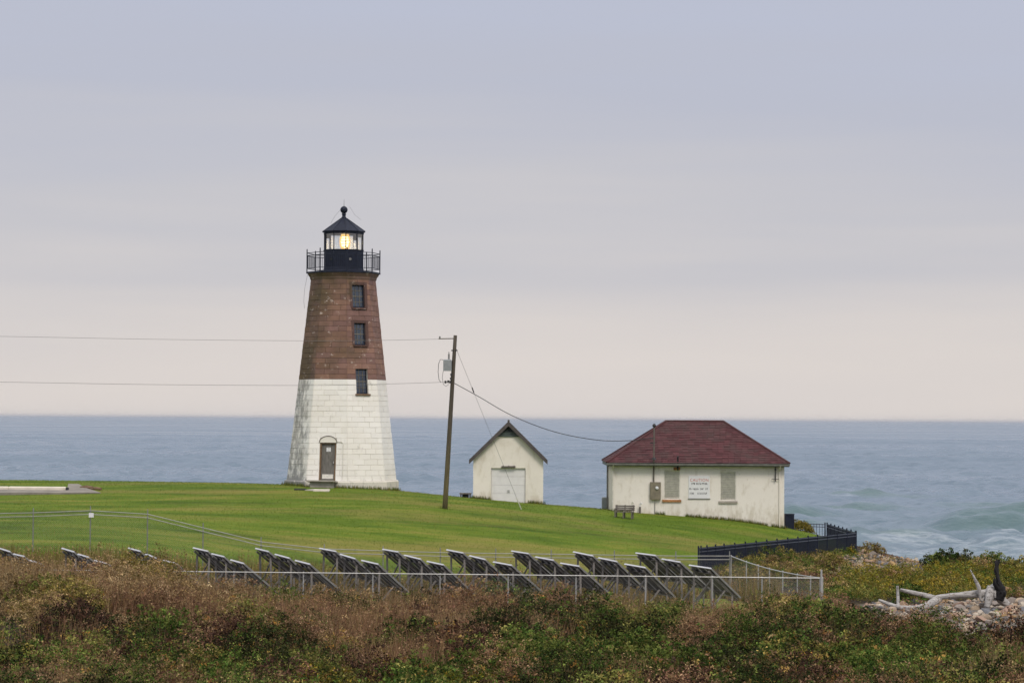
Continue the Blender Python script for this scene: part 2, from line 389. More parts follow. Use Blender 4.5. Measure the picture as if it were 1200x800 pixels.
def mat_sea():
    m = MT('sea_water'); co = m.n('ShaderNodeTexCoord').outputs['Object']
    foam = m.attr('foam', 'Fac'); shal = m.attr('shallow', 'Fac')
    b1 = m.noise(0.055, 6, 0.62, co, (0.45, 1, 1)); b2 = m.noise(0.45, 5, 0.6, co, (0.6, 1, 1)); b3 = m.noise(0.012, 4, 0.5, co, (0.3, 1, 1))
    h = m.n('ShaderNodeMath', {0: m.n('ShaderNodeMath', {0: b1, 1: 6.0}, operation='MULTIPLY').outputs[0], 1: b2}, operation='ADD').outputs[0]
    nor = m.bump(h, 1.0, 0.34)
    slick = m.n('ShaderNodeMapRange', {0: b3, 1: 0.38, 2: 0.64, 3: 0.20, 4: 0.40}).outputs[0]
    c = m.mix(shal, (0.105, 0.155, 0.210), (0.070, 0.130, 0.138))
    p = m.n('ShaderNodeBsdfPrincipled', {'Base Color': c, 'Roughness': slick, 'IOR': 1.33, 'Specular IOR Level': 0.85, 'Normal': nor})
    fn = m.noise(1.6, 8, 0.72, co, (0.35, 1, 1))
    ff = m.n('ShaderNodeMapRange', {0: m.n('ShaderNodeMath', {0: foam, 1: fn}, operation='ADD').outputs[0], 1: 0.85, 2: 1.25, 3: 0.0, 4: 0.9}).outputs[0]
    fo = m.n('ShaderNodeBsdfDiffuse', {0: (0.50, 0.54, 0.57, 1)})
    return m.out(m.n('ShaderNodeMixShader', {0: ff, 1: p.outputs[0], 2: fo.outputs[0]}).outputs[0])
M['sea'] = mat_sea()

# ------------------------------------------------------------------ terrain
GP = []
def g(px, py, d): GP.append(tuple(P(px, py, d)))
for a in [(-200,564,150),(0,564,150),(120,565.5,150),(250,566.5,148),(334,567.5,142),(400,570.5,138.7),(467,574.5,142),
          (553,584.5,142),(637,591,142),(720,598.5,140),(800,605,140),(870,610,140),(920,615,140),(521,594,130),(300,590,131),(100,589,131),(-150,588,131),
          (700,618,130),(850,634,125),
          (-100,642,106),(39,643,106),(106,643,106),(173,645,106),(238,660,106),(306,680,106),(380,688,106),(450,690.5,106),(600,693,106),(720,695,106),(855,698,106),
          (820,668,117.5),(861,665,121.8),(910,659.5,127),(960,654,132),(1003,650,136.5),(945,634,149),(969,635.5,150),(923,631,150.5),
          (222,723,91),(400,724,91),(600,726,91),(800,729,91),(960,730,91),
          (450,706,98),(700,708,98),(850,710,98),(250,700,98),(100,704,98),(0,703,98),
          (0,697,84),(90,698,84),(180,706,84),(280,735,84),(600,750,84),(900,752,84),(1180,750,87),
          (1150,713,99),(1060,712,99),(960,700,108),(1040,690,115),(1180,692,115),(1050,672,126),(1150,673,126),(1035,655,132),(1200,668,130)]:
    g(*a)
GP += [(x, y, z) for y, z in ((0, 8.45), (12, 7.6), (28, 5.0), (45, 3.3), (62, 2.6), (74, 2.55)) for x in (-70, -25, -8, 8, 25, 70)]
GP += [(x, 165, z) for x, z in ((-90, 3.5), (-45, 3.2), (-20, 3.0), (0, 2.0), (14, 0.4), (40, -1.5), (90, -2))]
GP += [(x, 185, -3) for x in (-90, -45, -20, 0, 20, 50, 90)]
GP += [(29, 142, 0.8), (34, 128, 1.5), (60, 130, -0.5), (90, 110, 0.5), (30, 105, 2.3), (60, 95, 2.2), (-60, 106, 4.8), (-60, 150, 6.2), (-90, 130, 5.5), (-60, 90, 3.6), (28, 152, -0.2), (-90, 90, 4)]
G = np.array(GP)
def tps_fit(G, lam=0.02):
    n = len(G); D = np.linalg.norm(G[:, None, :2] - G[None, :, :2], axis=2); K = np.where(D > 0, D**2*np.log(D + 1e-9), 0) / 1000 + lam*np.eye(n)
    Pm = np.c_[np.ones(n), G[:, :2]/50]; A = np.block([[K, Pm], [Pm.T, np.zeros((3, 3))]])
    return np.linalg.solve(A, np.r_[G[:, 2], 0, 0, 0])
TW = tps_fit(G)
def tps(x, y):
    D = np.hypot(x[:, None] - G[None, :, 0], y[:, None] - G[None, :, 1])
    return (np.where(D > 0, D**2*np.log(D + 1e-9), 0)/1000) @ TW[:len(G)] + TW[len(G)] + TW[len(G)+1]*x/50 + TW[len(G)+2]*y/50
GX = np.r_[np.arange(-130, -40, 3.0), np.arange(-40, 40, 0.5), np.arange(40, 131, 3.0)]
GY = np.r_[np.arange(-20, 50, 2.0), np.arange(50, 188, 0.5)]
gxx, gyy = np.meshgrid(GX, GY)
gz0 = np.concatenate([tps(gxx[i], gyy[i])[None] for i in range(len(GY))])
inside = (np.abs(gxx) < 45)
gz0 = np.clip(gz0, -3.5, 9.0) + 0.05*(NA.fbm(gxx*0.35, gyy*0.35, 3) - 0.5)
def gz(x, y):
    x = np.atleast_1d(np.asarray(x, float)); y = np.atleast_1d(np.asarray(y, float))
    i = np.clip(np.searchsorted(GX, x) - 1, 0, len(GX)-2); j = np.clip(np.searchsorted(GY, y) - 1, 0, len(GY)-2)
    fx = np.clip((x - GX[i])/(GX[i+1]-GX[i]), 0, 1); fy = np.clip((y - GY[j])/(GY[j+1]-GY[j]), 0, 1)
    return (gz0[j, i]*(1-fx)+gz0[j, i+1]*fx)*(1-fy) + (gz0[j+1, i]*(1-fx)+gz0[j+1, i+1]*fx)*fy
def gz1(x, y): return float(gz(x, y)[0])
def hit(px, py, d0=58, d1=175):            # where the sight line through a photo pixel meets the ground
    r = ray(px, py); ds = np.arange(d0, d1, 0.1); zs = EYE + r[2]*ds; k = np.where(gz(r[0]*ds, ds) >= zs)[0]
    d = ds[k[0]] if len(k) else d1
    return np.array([r[0]*d, d, gz1(r[0]*d, d)])

# the lawn's outline on the plan, and the stretch of shingle beach
def Pd(px, d): return ((px - W0/2)/F*d, d)
LAWN = [(-140, 103.5), Pd(150, 103.5), Pd(420, 104.5), Pd(855, 105), Pd(820, 120), Pd(870, 123), Pd(940, 128), Pd(1003, 134), Pd(969, 149), Pd(930, 150), (14, 158), (0, 165), (-140, 170)]
def in_poly(x, y, poly):
    ins = np.zeros(x.shape, bool); n = len(poly)
    for i in range(n):
        x1, y1 = poly[i]; x2, y2 = poly[(i+1) % n]
        if y1 == y2: continue
        c = ((y1 > y) != (y2 > y)) & (x < (x2-x1)*(y-y1)/(y2-y1) + x1); ins ^= c
    return ins
BEACH = [Pd(1082, 102.5), Pd(1110, 106.5), Pd(1150, 108), (42, 110), (40, 84), Pd(1185, 86), Pd(1120, 88.5), Pd(1070, 92), Pd(1010, 99), Pd(1020, 102)]
HEAP = [Pd(960, 122), Pd(1000, 121), Pd(1085, 124), Pd(1095, 131), Pd(1070, 138), Pd(1010, 138), Pd(1003, 134.5), Pd(955, 128)]
wob = 1.2*(NB.fbm(gxx*0.5, gyy*0.5, 3) - 0.5)
lawn_m = in_poly(gxx + wob, gyy + wob, LAWN).astype(float)
green_strip = in_poly(gxx, gyy, [Pd(800, 92), Pd(955, 92), Pd(900, 98), Pd(850, 104), Pd(700, 104), Pd(700, 98)])
lawn_m = np.maximum(lawn_m, green_strip*0.8)
shin_m = np.maximum(in_poly(gxx + wob, gyy + wob, BEACH), in_poly(gxx + wob, gyy + wob, HEAP)).astype(float)
shin_m = np.maximum(shin_m, ((gyy > 135) & (gz0 < 2.2)).astype(float))
nr, nc = gxx.shape
idx = np.arange(nr*nc).reshape(nr, nc)
quads = np.stack([idx[:-1, :-1], idx[:-1, 1:], idx[1:, 1:], idx[1:, :-1]], -1).reshape(-1, 4)
go = mesh_np('ground', np.stack([gxx, gyy, gz0], -1).reshape(-1, 3), quads, M['ground'], col={'lawn': lawn_m.ravel(), 'shingle': shin_m.ravel()}, smooth=True)
tagit(go, 'green headland of mown lawn falling to brown scrub', 'ground', kind='structure')

# ------------------------------------------------------------------ sea
sy = [120.0]
while sy[-1] < 1800: sy.append(sy[-1] + float(np.interp(sy[-1], [120, 250, 420, 700, 1200, 1800], [0.7, 0.7, 0.85, 1.7, 4.0, 9.0])))
while sy[-1] < 60000: sy.append(sy[-1]*1.10)
sy = np.array(sy); su = np.r_[-2.2, -1.4, -0.9, -0.6, -0.42, -0.32, np.linspace(-0.25, 0.25, 380), 0.32, 0.42, 0.6, 0.9, 1.4, 2.2]
sxx = su[None, :]*sy[:, None]; syy = np.repeat(sy[:, None], len(su), 1)
dy = np.gradient(sy)[:, None]; dx = np.gradient(su)[None, :]*syy
sz = np.zeros_like(sxx)
wr = np.random.default_rng(5)
for k in range(90):
    lam = 2.2*(22/2.2)**(wr.random()**1.2); th = wr.normal(0, 0.75) + 0.12; amp = 0.0120*lam**0.64*(0.5+wr.random())
    kx, ky = 2*math.pi/lam*math.sin(th), 2*math.pi/lam*math.cos(th); ph = wr.random()*6.28
    fade = sstep(2.0, 4.0, lam/np.maximum(dy, 1e-6)) * sstep(1.6, 3.5, lam/np.maximum(np.abs(math.sin(th))*dx, 0.05))
    a = kx*sxx + ky*syy + ph
    sz += fade*amp*(np.cos(a) + 0.30*np.cos(2*a))
sz *= 1.0/1.1
sz *= 0.6 + 0.9*NB.fbm(sxx*0.012 + 3, syy*0.03, 3)       # gusts: livelier and calmer patches
foam = np.zeros_like(sz); shal = 0.35*sstep(330, 190, syy)*sstep(2, 22, sxx)
# swells rearing up on the right before they break: (x, y, half length, height, width)
for (cx, cy, hl, hh, wv) in [(52, 262, 12, 1.55, 3.4), (29, 262, 5, 1.0, 2.8), (43, 229, 9, 1.75, 3.2), (26, 238, 4.5, 1.0, 2.6), (33, 219, 5, 0.9, 2.6), (62, 300, 12, 1.0, 4), (70, 232, 9, 0.9, 3.2), (38, 290, 7, 0.9, 3.5), (17, 300, 6, 0.8, 3.5), (45, 335, 10, 0.7, 4)]:
    yy = syy - cy - 2.2*np.sin((sxx-cx)*0.12) - 0.03*(sxx-cx)
    env = np.exp(-((sxx-cx)/hl)**2)
    prof = np.where(yy < 0, np.exp(-(yy/(wv*0.55))**2), np.exp(-(yy/(wv*1.3))**2))
    sz += hh*env*prof*(0.75+0.5*NA.fbm(sxx*0.25, syy*0.25, 2))
    shal = np.maximum(shal, env*np.where(yy < 0.5, np.exp(-((yy+wv*.45)/(wv*.5))**2), 0))
    foam = np.maximum(foam, 0.40*env*np.exp(-((yy+5.5)/3.0)**2)); foam = np.maximum(foam, 0.30*env*np.exp(-((yy-6)/4.5)**2))
nearf = sstep(232, 196, syy + 10*(NB.fbm(sxx*0.06, syy*0.02, 3)-0.5))*sstep(6, 24, sxx)
foam = np.maximum(foam, 0.40*nearf)
foam = np.maximum(foam, 0.42*sstep(0.60, 0.78, NC.fbm(sxx*0.05, syy*0.14, 4))*sstep(330, 230, syy)*sstep(5, 25, sxx))
foam = np.maximum(foam, 0.8*np.exp(-((sxx-25.6)/1.6)**2 - ((syy-268)/4)**2))
nr, nc = sxx.shape; idx = np.arange(nr*nc).reshape(nr, nc)
quads = np.stack([idx[:-1, :-1], idx[:-1, 1:], idx[1:, 1:], idx[1:, :-1]], -1).reshape(-1, 4)
sea = mesh_np('sea', np.stack([sxx, syy, sz], -1).reshape(-1, 3), quads, M['sea'], col={'foam': foam.ravel(), 'shallow': shal.ravel()}, smooth=True)
tagit(sea, 'grey blue choppy sea reaching the horizon', 'sea', kind='structure')

# ------------------------------------------------------------------ lighthouse
TC = P(400.4, 571, 142.0); TC[2] = 6.2
lh = empty('lighthouse', TC, 'tall octagonal lighthouse, brown above and white below, with its lamp lit', 'lighthouse')
TH0 = 9.5                                                     # one vertical edge faces the camera, turned slightly right
def tR(z): return 3.03 + (1.79 - 3.03)*(z - 0.44)/(11.51 - 0.44)
SPLIT, TOP = 5.97, 11.51
def fp(k, s, z, n=0.0):                                       # point on face k: s along it, z up, n out of it
    t = R(TH0 - 22.5 + 45*k); a = tR(z)*math.cos(R(22.5)) + n
    return (TC[0] + a*math.sin(t) + s*math.cos(t), TC[1] - a*math.cos(t) + s*math.sin(t), TC[2] + z)
def hw(z): return tR(z)*math.sin(R(22.5))
OPEN = {0: [(-0.46, 0.46, 0.46, 2.52)], 1: [(-0.36, 0.36, 5.19, 6.54), (-0.35, 0.35, 7.86, 9.06), (-0.37, 0.37, 9.92, 11.16)]}
core = MB(); wl = []
def q(mb, pts): mb.add(pts, [(0, 1, 2, 3)])
for k in range(8):
    zs = sorted({0.40, SPLIT, TOP} | {z for o in OPEN.get(k, []) for z in o[2:]})
    for za, zb in zip(zs[:-1], zs[1:]):
        n0 = len(core.v); ops = [o for o in OPEN.get(k, []) if o[2] <= za and o[3] >= zb]
        if ops:
            o = ops[0]
            q(core, [fp(k, -hw(za), za), fp(k, o[0], za), fp(k, o[0], zb), fp(k, -hw(zb), zb)])
            q(core, [fp(k, o[1], za), fp(k, hw(za), za), fp(k, hw(zb), zb), fp(k, o[1], zb)])
        else: q(core, [fp(k, -hw(za), za), fp(k, hw(za), za), fp(k, hw(zb), zb), fp(k, -hw(zb), zb)])
        wl += [1.0 if zb <= SPLIT + 1e-6 else 0.0]*(len(core.v)-n0)
    for o in OPEN.get(k, []):                                 # reveals
        n0 = len(core.v); dep = -0.24
        c = [(o[0], o[2]), (o[1], o[2]), (o[1], o[3]), (o[0], o[3])]
        for i in range(4):
            (sa, za), (sb, zb) = c[i], c[(i+1) % 4]
            q(core, [fp(k, sa, za, 0.0), fp(k, sa, za, dep), fp(k, sb, zb, dep), fp(k, sb, zb, 0.0)])
        wl += [1.0 if (o[2]+o[3])/2 < SPLIT else 0.0]*(len(core.v)-n0)
core.build('tower_wall', M['joint'], lh, col={'white': np.array(wl)})

def stone_shape(mb, k, a0, a1, b0, b1, z0, z1, n=0.022):
    i = 0.009
    vs = [fp(k, a0, z0), fp(k, a1, z0), fp(k, b1, z1), fp(k, b0, z1), fp(k, a0+i, z0+i, n), fp(k, a1-i, z0+i, n), fp(k, b1-i, z1-i, n), fp(k, b0+i, z1-i, n)]
    mb.add(vs, [(4,5,6,7),(0,1,5,4),(1,2,6,5),(2,3,7,6),(3,0,4,7)])
rs = random.Random(3); made = 0; rest = MB(); rcol = []; rwh = []
ORDER = [0, 1, 7, 2, 3, 4, 5, 6]
for k in ORDER:
    for half, (za, zb) in enumerate(((0.44, SPLIT), (SPLIT, TOP))):
        for c in range(19):
            z0 = za + (zb-za)*c/19; z1 = za + (zb-za)*(c+1)/19; J = 0.0045
            w = hw((z0+z1)/2); nb = max(2, round(2*w/0.76))
            js = [-w] + [-w + 2*w*(i + (0.5 if c % 2 else 0.0) + rs.uniform(-.12, .12))/nb for i in range(0 if c % 2 else 1, nb)] + [w]
            segs = [(a, b) for a, b in zip(js[:-1], js[1:]) if b - a > 0.08]
            for o in OPEN.get(k, []):
                if o[2] < z1 - 0.03 and o[3] > z0 + 0.03:
                    m2 = []
                    for a, b in segs:
                        if b <= o[0]-.02 or a >= o[1]+.02: m2.append((a, b)); continue
                        if o[0]-.02 - a > 0.07: m2.append((a, o[0]-.02))
                        if b - o[1]-.02 > 0.07: m2.append((o[1]+.02, b))
                    segs = m2
            for a, b in segs:
                sc = lambda s, z: s*hw(z)/w if abs(abs(s)-w) < 1e-6 else s
                if half == 0:
                    t = rs.uniform(0.95, 1.04); col = (0.86*t, 0.84*t, 0.80*t)
                else:
                    t = rs.uniform(0.84, 1.16); h = rs.random(); col = ((0.245+.03*h)*t, (0.142+.015*h)*t, (0.110+.015*(1-h))*t)
                n = rs.uniform(0.014, 0.028)
                args = (k, sc(a, z0)+J, sc(b, z0)-J, sc(a, z1)+J, sc(b, z1)-J, z0+J, z1-J, n)
                if made < 296:
                    mb = MB(); stone_shape(mb, *args)
                    mb.build('stone', M['stone'], lh, col={'Col': np.tile(col, (8, 1)), 'white': np.full(8, 1.0-half)}); made += 1
                else:
                    stone_shape(rest, *args); rcol += [col]*8; rwh += [1.0-half]*8
o = rest.build('stonework', M['stone'], lh, col={'Col': np.array(rcol), 'white': np.array(rwh)}); o['kind'] = 'stuff'
def octo(mb, prof, sides=8, a0=R(TH0)): return mb.lathe(TC, prof, sides, a0)
def colbuild(mb, name, mat, parent, c, wh): return mb.build(name, mat, parent, col={'Col': np.tile(c, (len(mb.v), 1)), 'white': np.full(len(mb.v), wh)})
colbuild(octo(MB(), [(3.18, -0.9), (3.18, 0.38), (3.12, 0.44), (2.9, 0.44)]), 'plinth', M['stone'], lh, (0.66, 0.63, 0.56), 1.0)
colbuild(octo(MB(), [(1.78, 11.40), (1.83, 11.50), (1.86, 11.56), (1.86, 11.62), (1.97, 11.76), (1.97, 11.80), (2.02, 11.84)]), 'cornice', M['stone'], lh, (0.23, 0.15, 0.12), 0.0)
octo(MB(), [(2.00, 11.838), (2.07, 11.84), (2.07, 11.93), (1.0, 11.94)]).build('gallery_deck', M['black_metal'], lh)
# gallery railing
RV = [(2.03*math.sin(R(TH0+45*k)), -2.03*math.cos(R(TH0+45*k))) for k in range(8)]
for k in range(8):
    x, y = TC[0]+RV[k][0], TC[1]+RV[k][1]
    MB().tube([(x, y, TC[2]+11.9), (x, y, TC[2]+13.16), (x, y, TC[2]+13.2)], [0.03, 0.03, 0.012], 6).build('railing_post', M['black_metal'], lh)
for h, r in ((12.97, 0.02), (12.83, 0.02), (12.12, 0.018)):
    mb = MB()
    for k in range(8):
        a, b = RV[k], RV[(k+1) % 8]; mb.tube([(TC[0]+a[0], TC[1]+a[1], TC[2]+h), (TC[0]+b[0], TC[1]+b[1], TC[2]+h)], r, 6)
    mb.build('railing_rail', M['black_metal'], lh)
mb = MB()
for k in range(8):
    a, b = RV[k], RV[(k+1) % 8]
    for i in range(1, 14):
        t = i/14; x, y = TC[0]+a[0]*(1-t)+b[0]*t, TC[1]+a[1]*(1-t)+b[1]*t; mb.tube([(x, y, TC[2]+12.1), (x, y, TC[2]+12.84)], 0.0075, 4, False)
o = mb.build('balustrade', M['black_metal'], lh); o['kind'] = 'stuff'
# lantern: ten sides
A10 = R(10)
mb = octo(MB(), [(1.22, 11.93), (1.16, 12.02), (1.12, 12.2), (1.12, 13.10), (1.15, 13.12), (1.15, 13.17), (1.0, 13.17)], 10, A10)
lb = mb.build('lantern_base', M['black_metal'], lh)
for sx, sz_ in ((0.42, 12.62), (-0.60, 12.62)):                # round vents in the lantern base
    yy = TC[1] - math.sqrt(1.1**2 - sx**2) + 0.02
    MB().tube([(TC[0]+sx, yy+0.05, TC[2]+sz_), (TC[0]+sx*1.05, yy-0.03, TC[2]+sz_)], [0.075, 0.075], 10).build('vent_cap', M['galv_dark'] if sx > 0 else M['dark'], lb)
ZG0, ZG1 = 13.17, 14.06
for k in range(10):
    a, b = A10 + 2*math.pi*k/10, A10 + 2*math.pi*(k+1)/10; rr = 1.09
    pa = (TC[0]+rr*math.sin(a), TC[1]-rr*math.cos(a)); pb = (TC[0]+rr*math.sin(b), TC[1]-rr*math.cos(b))
    MB().tube([(pa[0], pa[1], TC[2]+ZG0-.02), (pa[0], pa[1], TC[2]+ZG1+.02)], 0.028, 6).build('mullion', M['black_metal'], lh)
    rr = 1.075; pa = (TC[0]+rr*math.sin(a), TC[1]-rr*math.cos(a)); pb = (TC[0]+rr*math.sin(b), TC[1]-rr*math.cos(b))
    MB().add([(pa[0], pa[1], TC[2]+ZG0), (pb[0], pb[1], TC[2]+ZG0), (pb[0], pb[1], TC[2]+ZG1), (pa[0], pa[1], TC[2]+ZG1)], [(0, 1, 2, 3)]).build('pane', M['lantern_glass'], lh)
roof = octo(MB(), [(1.0, 14.05), (1.14, 14.04), (1.14, 14.16), (1.22, 14.16), (1.22, 14.20), (0.17, 14.93), (0.13, 14.95)], 10, A10).build('lantern_roof', M['black_metal'], lh)
for k in range(10):
    a = A10 + 2*math.pi*k/10
    MB().tube([(TC[0]+1.215*math.sin(a), TC[1]-1.215*math.cos(a), TC[2]+14.205), (TC[0]+.17*math.sin(a), TC[1]-.17*math.cos(a), TC[2]+14.94)], 0.018, 5).build('roof_rib', M['black_metal'], roof)
MB().lathe(TC, [(0.15, 14.92), (0.15, 14.98), (0.10, 15.03), (0.10, 15.12), (0.13, 15.16), (0.10, 15.22)], 14).build('roof_neck', M['black_metal'], roof, True)
MB().lathe(TC, [(0.205*math.sin(math.pi*i/12)+.001, 15.41-0.205*math.cos(math.pi*i/12)) for i in range(13)], 18).build('vent_ball', M['black_metal'], roof, True)
MB().tube([TC+np.array([0, 0, 15.58]), TC+np.array([0, 0, 15.72]), TC+np.array([0, 0, 16.0])], [0.03, 0.014, 0.008], 6).build('lightning_rod', M['grey_paint'], roof)
for s in (-1, 1):
    MB().tube([TC+np.array([s*0.3, 0, 15.6]), TC+np.array([s*0.62, -.1, 15.12]), TC+np.array([s*0.95, -.2, 14.86])] if s > 0 else [TC+np.array([-0.02, 0, 15.62]), TC+np.array([-0.5, -.1, 15.05]), TC+np.array([-0.72, -.2, 14.62])], 0.006, 4).build('roof_cable', M['bare_wire'], roof)
# the lens: stacked prism rings round a bright core
LC = TC + np.array([0.07, 0.0, 0.0])
MB().lathe(LC, [(0.12, 13.0), (0.12, 13.12), (0.30, 13.16), (0.30, 13.20)], 20).build('lens_pedestal', M['galv_dark'], lh, True)
lens = MB(); hgt = [13.22 + 0.085*i for i in range(10)]
for i, z in enumerate(hgt):
    t = (i - 4.5)/5; r = 0.32*math.sqrt(1-0.62*t*t); lens.lathe(LC, [(r-.05, z), (r, z+.02), (r, z+.05), (r-.05, z+.068), (r-.05, z)], 24, 0, False)
lo = lens.build('lens', M['lamp_rim'], lh)
MB().lathe(LC, [(0.02, 13.3), (0.17, 13.38), (0.23, 13.64), (0.17, 13.9), (0.02, 13.98)], 20).build('lamp', M['lamp_core'], lh, True)
# windows on the right-hand front face
for (s0, s1, z0, z1) in OPEN[1]:
    dep = -0.13
    fr = MB()
    def fbar(mb, sa, za, sb, zb, w, n=dep, dpt=0.05):
        a = Vector(fp(1, sa, za, n)); b = Vector(fp(1, sb, zb, n)); nn = Vector(fp(1, 0, za, 1)) - Vector(fp(1, 0, za, 0)); mb.bar(a, b, w, dpt, nn)
    for e in ((s0+.03, z0, s0+.03, z1), (s1-.03, z0, s1-.03, z1), (s0, z0+.03, s1, z0+.03), (s0, z1-.03, s1, z1-.03)): fbar(fr, *e, 0.06)
    win = fr.build('window', M['black_metal'], lh)
    mu = MB()
    for i in (1, 2): fbar(mu, s0+(s1-s0)*i/3, z0, s0+(s1-s0)*i/3, z1, 0.014, dep+.004, .03)
    for i in (1, 2, 3): fbar(mu, s0, z0+(z1-z0)*i/4, s1, z0+(z1-z0)*i/4, 0.018 if i != 2 else 0.035, dep+.006, .03)
    mu.build('muntin', M['box_tan'], win)
    MB().add([fp(1, s0, z0, dep-.01), fp(1, s1, z0, dep-.01), fp(1, s1, z1, dep-.01), fp(1, s0, z1, dep-.01)], [(0, 1, 2, 3)]).build('pane', M['window_glass'], win)
    sb = MB(); sb.bar(fp(1, s0-.1, z0-.05, 0.02), fp(1, s1+.1, z0-.05, 0.02), 0.09, 0.16, (math.sin(R(TH0+22.5)), -math.cos(R(TH0+22.5)), 0))
    sb.build('sill', M['frame_brown'] if z0 < 6 else M['stone'], win, col={'Col': np.tile((0.12, 0.065, 0.055), (8, 1)), 'white': np.zeros(8)})
    if z0 > 6:                                                 # smooth plaster band round the upper two windows
        sr = MB()
        for e in ((s0-.09, z0, s0-.09, z1+.16), (s1+.09, z0, s1+.09, z1+.16), (s0-.03, z1+.09, s1+.03, z1+.09)): fbar(sr, *e, 0.15, 0.012, 0.05)
        sr.build('surround', M['stone'], win, col={'Col': np.tile((0.115, 0.066, 0.058), (24, 1)), 'white': np.zeros(24)})
# door on the left-hand front face
def fbar0(mb, sa, za, sb, zb, w, n, dpt):
    nn = Vector(fp(0, 0, za, 1)) - Vector(fp(0, 0, za, 0)); mb.bar(fp(0, sa, za, n), fp(0, sb, zb, n), w, dpt, nn)
mb = MB(); fbar0(mb, 0, 0.47, 0, 2.46, 0.80, -0.15, 0.05); door = mb.build('door', M['door'], lh)
mb = MB(); [fbar0(mb, *e, 0.07, -0.10, 0.16) for e in ((-.425, .46, -.425, 2.52), (.425, .46, .425, 2.52), (-.46, 2.485, .46, 2.485))]; mb.build('door_frame', M['frame_brown'], door)
mb = MB(); fbar0(mb, 0, 2.03, 0, 2.25, 0.24, -0.118, 0.012); mb.build('door_notice', M['sign_white'], door)
mb = MB(); [fbar0(mb, -.07, z, .07, z, 0.02, -0.109, 0.004) for z in (2.08, 2.20)]; mb.build('notice_print', M['black_ink'], door)
mb = MB(); fbar0(mb, 0, 0.56, 0, 0.80, 0.62, -0.118, 0.012); mb.build('kick_plate', M['louver'], door)
mb = MB(); fbar0(mb, 0, 0.98, 0, 1.85, 0.52, -0.121, 0.008); mb.build('door_panel', M['door'], door)
mb = MB(); fbar0(mb, .32, 1.38, .32, 1.50, 0.04, -0.09, 0.08); mb.build('door_handle', M['galv'], door)
# blind arch over the door, with its plastered infill
ar = MB(); na = 18
pts = [(0.50*math.cos(math.pi*i/na), 2.52 + 0.36*math.sin(math.pi*i/na)) for i in range(na+1)]
ar.add([fp(0, s, z, 0.034) for s, z in pts] + [fp(0, s, z, 0.0) for s, z in pts], [tuple(range(na+1))] + [(i, i+1, i+2+na, i+1+na) for i in range(na)])
colbuild(ar, 'arch_infill', M['stone'], lh, (0.74, 0.71, 0.64), 1.0)
MB().tube([fp(0, s, z, 0.045) for s, z in pts], 0.022, 5).build('arch_moulding', M['weathered_wood'], lh)
MB().tube([fp(0, .50, 2.56, .04), fp(0, .78, 2.56, .05), fp(0, .86, 2.48, .05), fp(0, .88, 1.4, .05), fp(0, .88, .5, .05)], 0.018, 6).build('conduit', M['louver'], lh)
mb = MB(); fbar0(mb, -0.1, 0.38, -0.1, 0.455, 1.55, 0.50, 0.95); mb.build('doorstep', M['concrete'], lh)
mb = MB(); fbar0(mb, -0.1, 0.02, -0.1, 0.36, 1.25, 0.35, 0.75); mb.build('step_base', M['concrete'], lh)
MB().tube([TC+np.array(v) for v in ((-1.98, -.2, 11.8), (-2.12, -.3, 11.0), (-2.16, -.4, 10.3), (-2.1, -.5, 9.9))], 0.007, 4).build('hanging_cable', M['bare_wire'], lh)

# ------------------------------------------------------------------ keeper's house with the hip roof
HX0, HX1, HY0, HY1, HZ0, HZ1 = 5.52, 14.92, 140.0, 146.2, 3.7, 7.72
hs = empty('house', ((HX0+HX1)/2, (HY0+HY1)/2, 4.4), 'low cream stucco house with a dark red hip roof and two louvred openings', 'house')
LV = [((777.8, 796.8), (550.5, 585)), ((843.8, 862.6), (552, 586.5))]
LVW = []
for (xa, xb), (ya, yb) in LV:
    a = P(xa, yb, HY0); b = P(xb, ya, HY0); LVW.append((a[0], b[0], a[2], b[2]))
wall = MB()
xs = sorted({HX0, HX1} | {v for w in LVW for v in w[:2]}); zs = sorted({HZ0, HZ1} | {v for w in LVW for v in w[2:]})
for xa, xb in zip(xs[:-1], xs[1:]):
    for za, zb in zip(zs[:-1], zs[1:]):
        if any(w[0] <= xa and w[1] >= xb and w[2] <= za and w[3] >= zb for w in LVW): continue
        wall.add([(xa, HY0, za), (xb, HY0, za), (xb, HY0, zb), (xa, HY0, zb)], [(0, 1, 2, 3)])
for w in LVW:
    c = [(w[0], w[2]), (w[1], w[2]), (w[1], w[3]), (w[0], w[3])]
    for i in range(4):
        (xa, za), (xb, zb) = c[i], c[(i+1) % 4]; wall.add([(xa, HY0, za), (xa, HY0+.16, za), (xb, HY0+.16, zb), (xb, HY0, zb)], [(0, 1, 2, 3)])
wall.add([(HX0,HY0,HZ0),(HX0,HY1,HZ0),(HX1,HY1,HZ0),(HX1,HY0,HZ0),(HX0,HY0,HZ1),(HX0,HY1,HZ1),(HX1,HY1,HZ1),(HX1,HY0,HZ1)],
         [(1,0,4,5),(2,1,5,6),(3,2,6,7),(4,7,6,5)])
wall.build('wall', M['stucco'], hs)
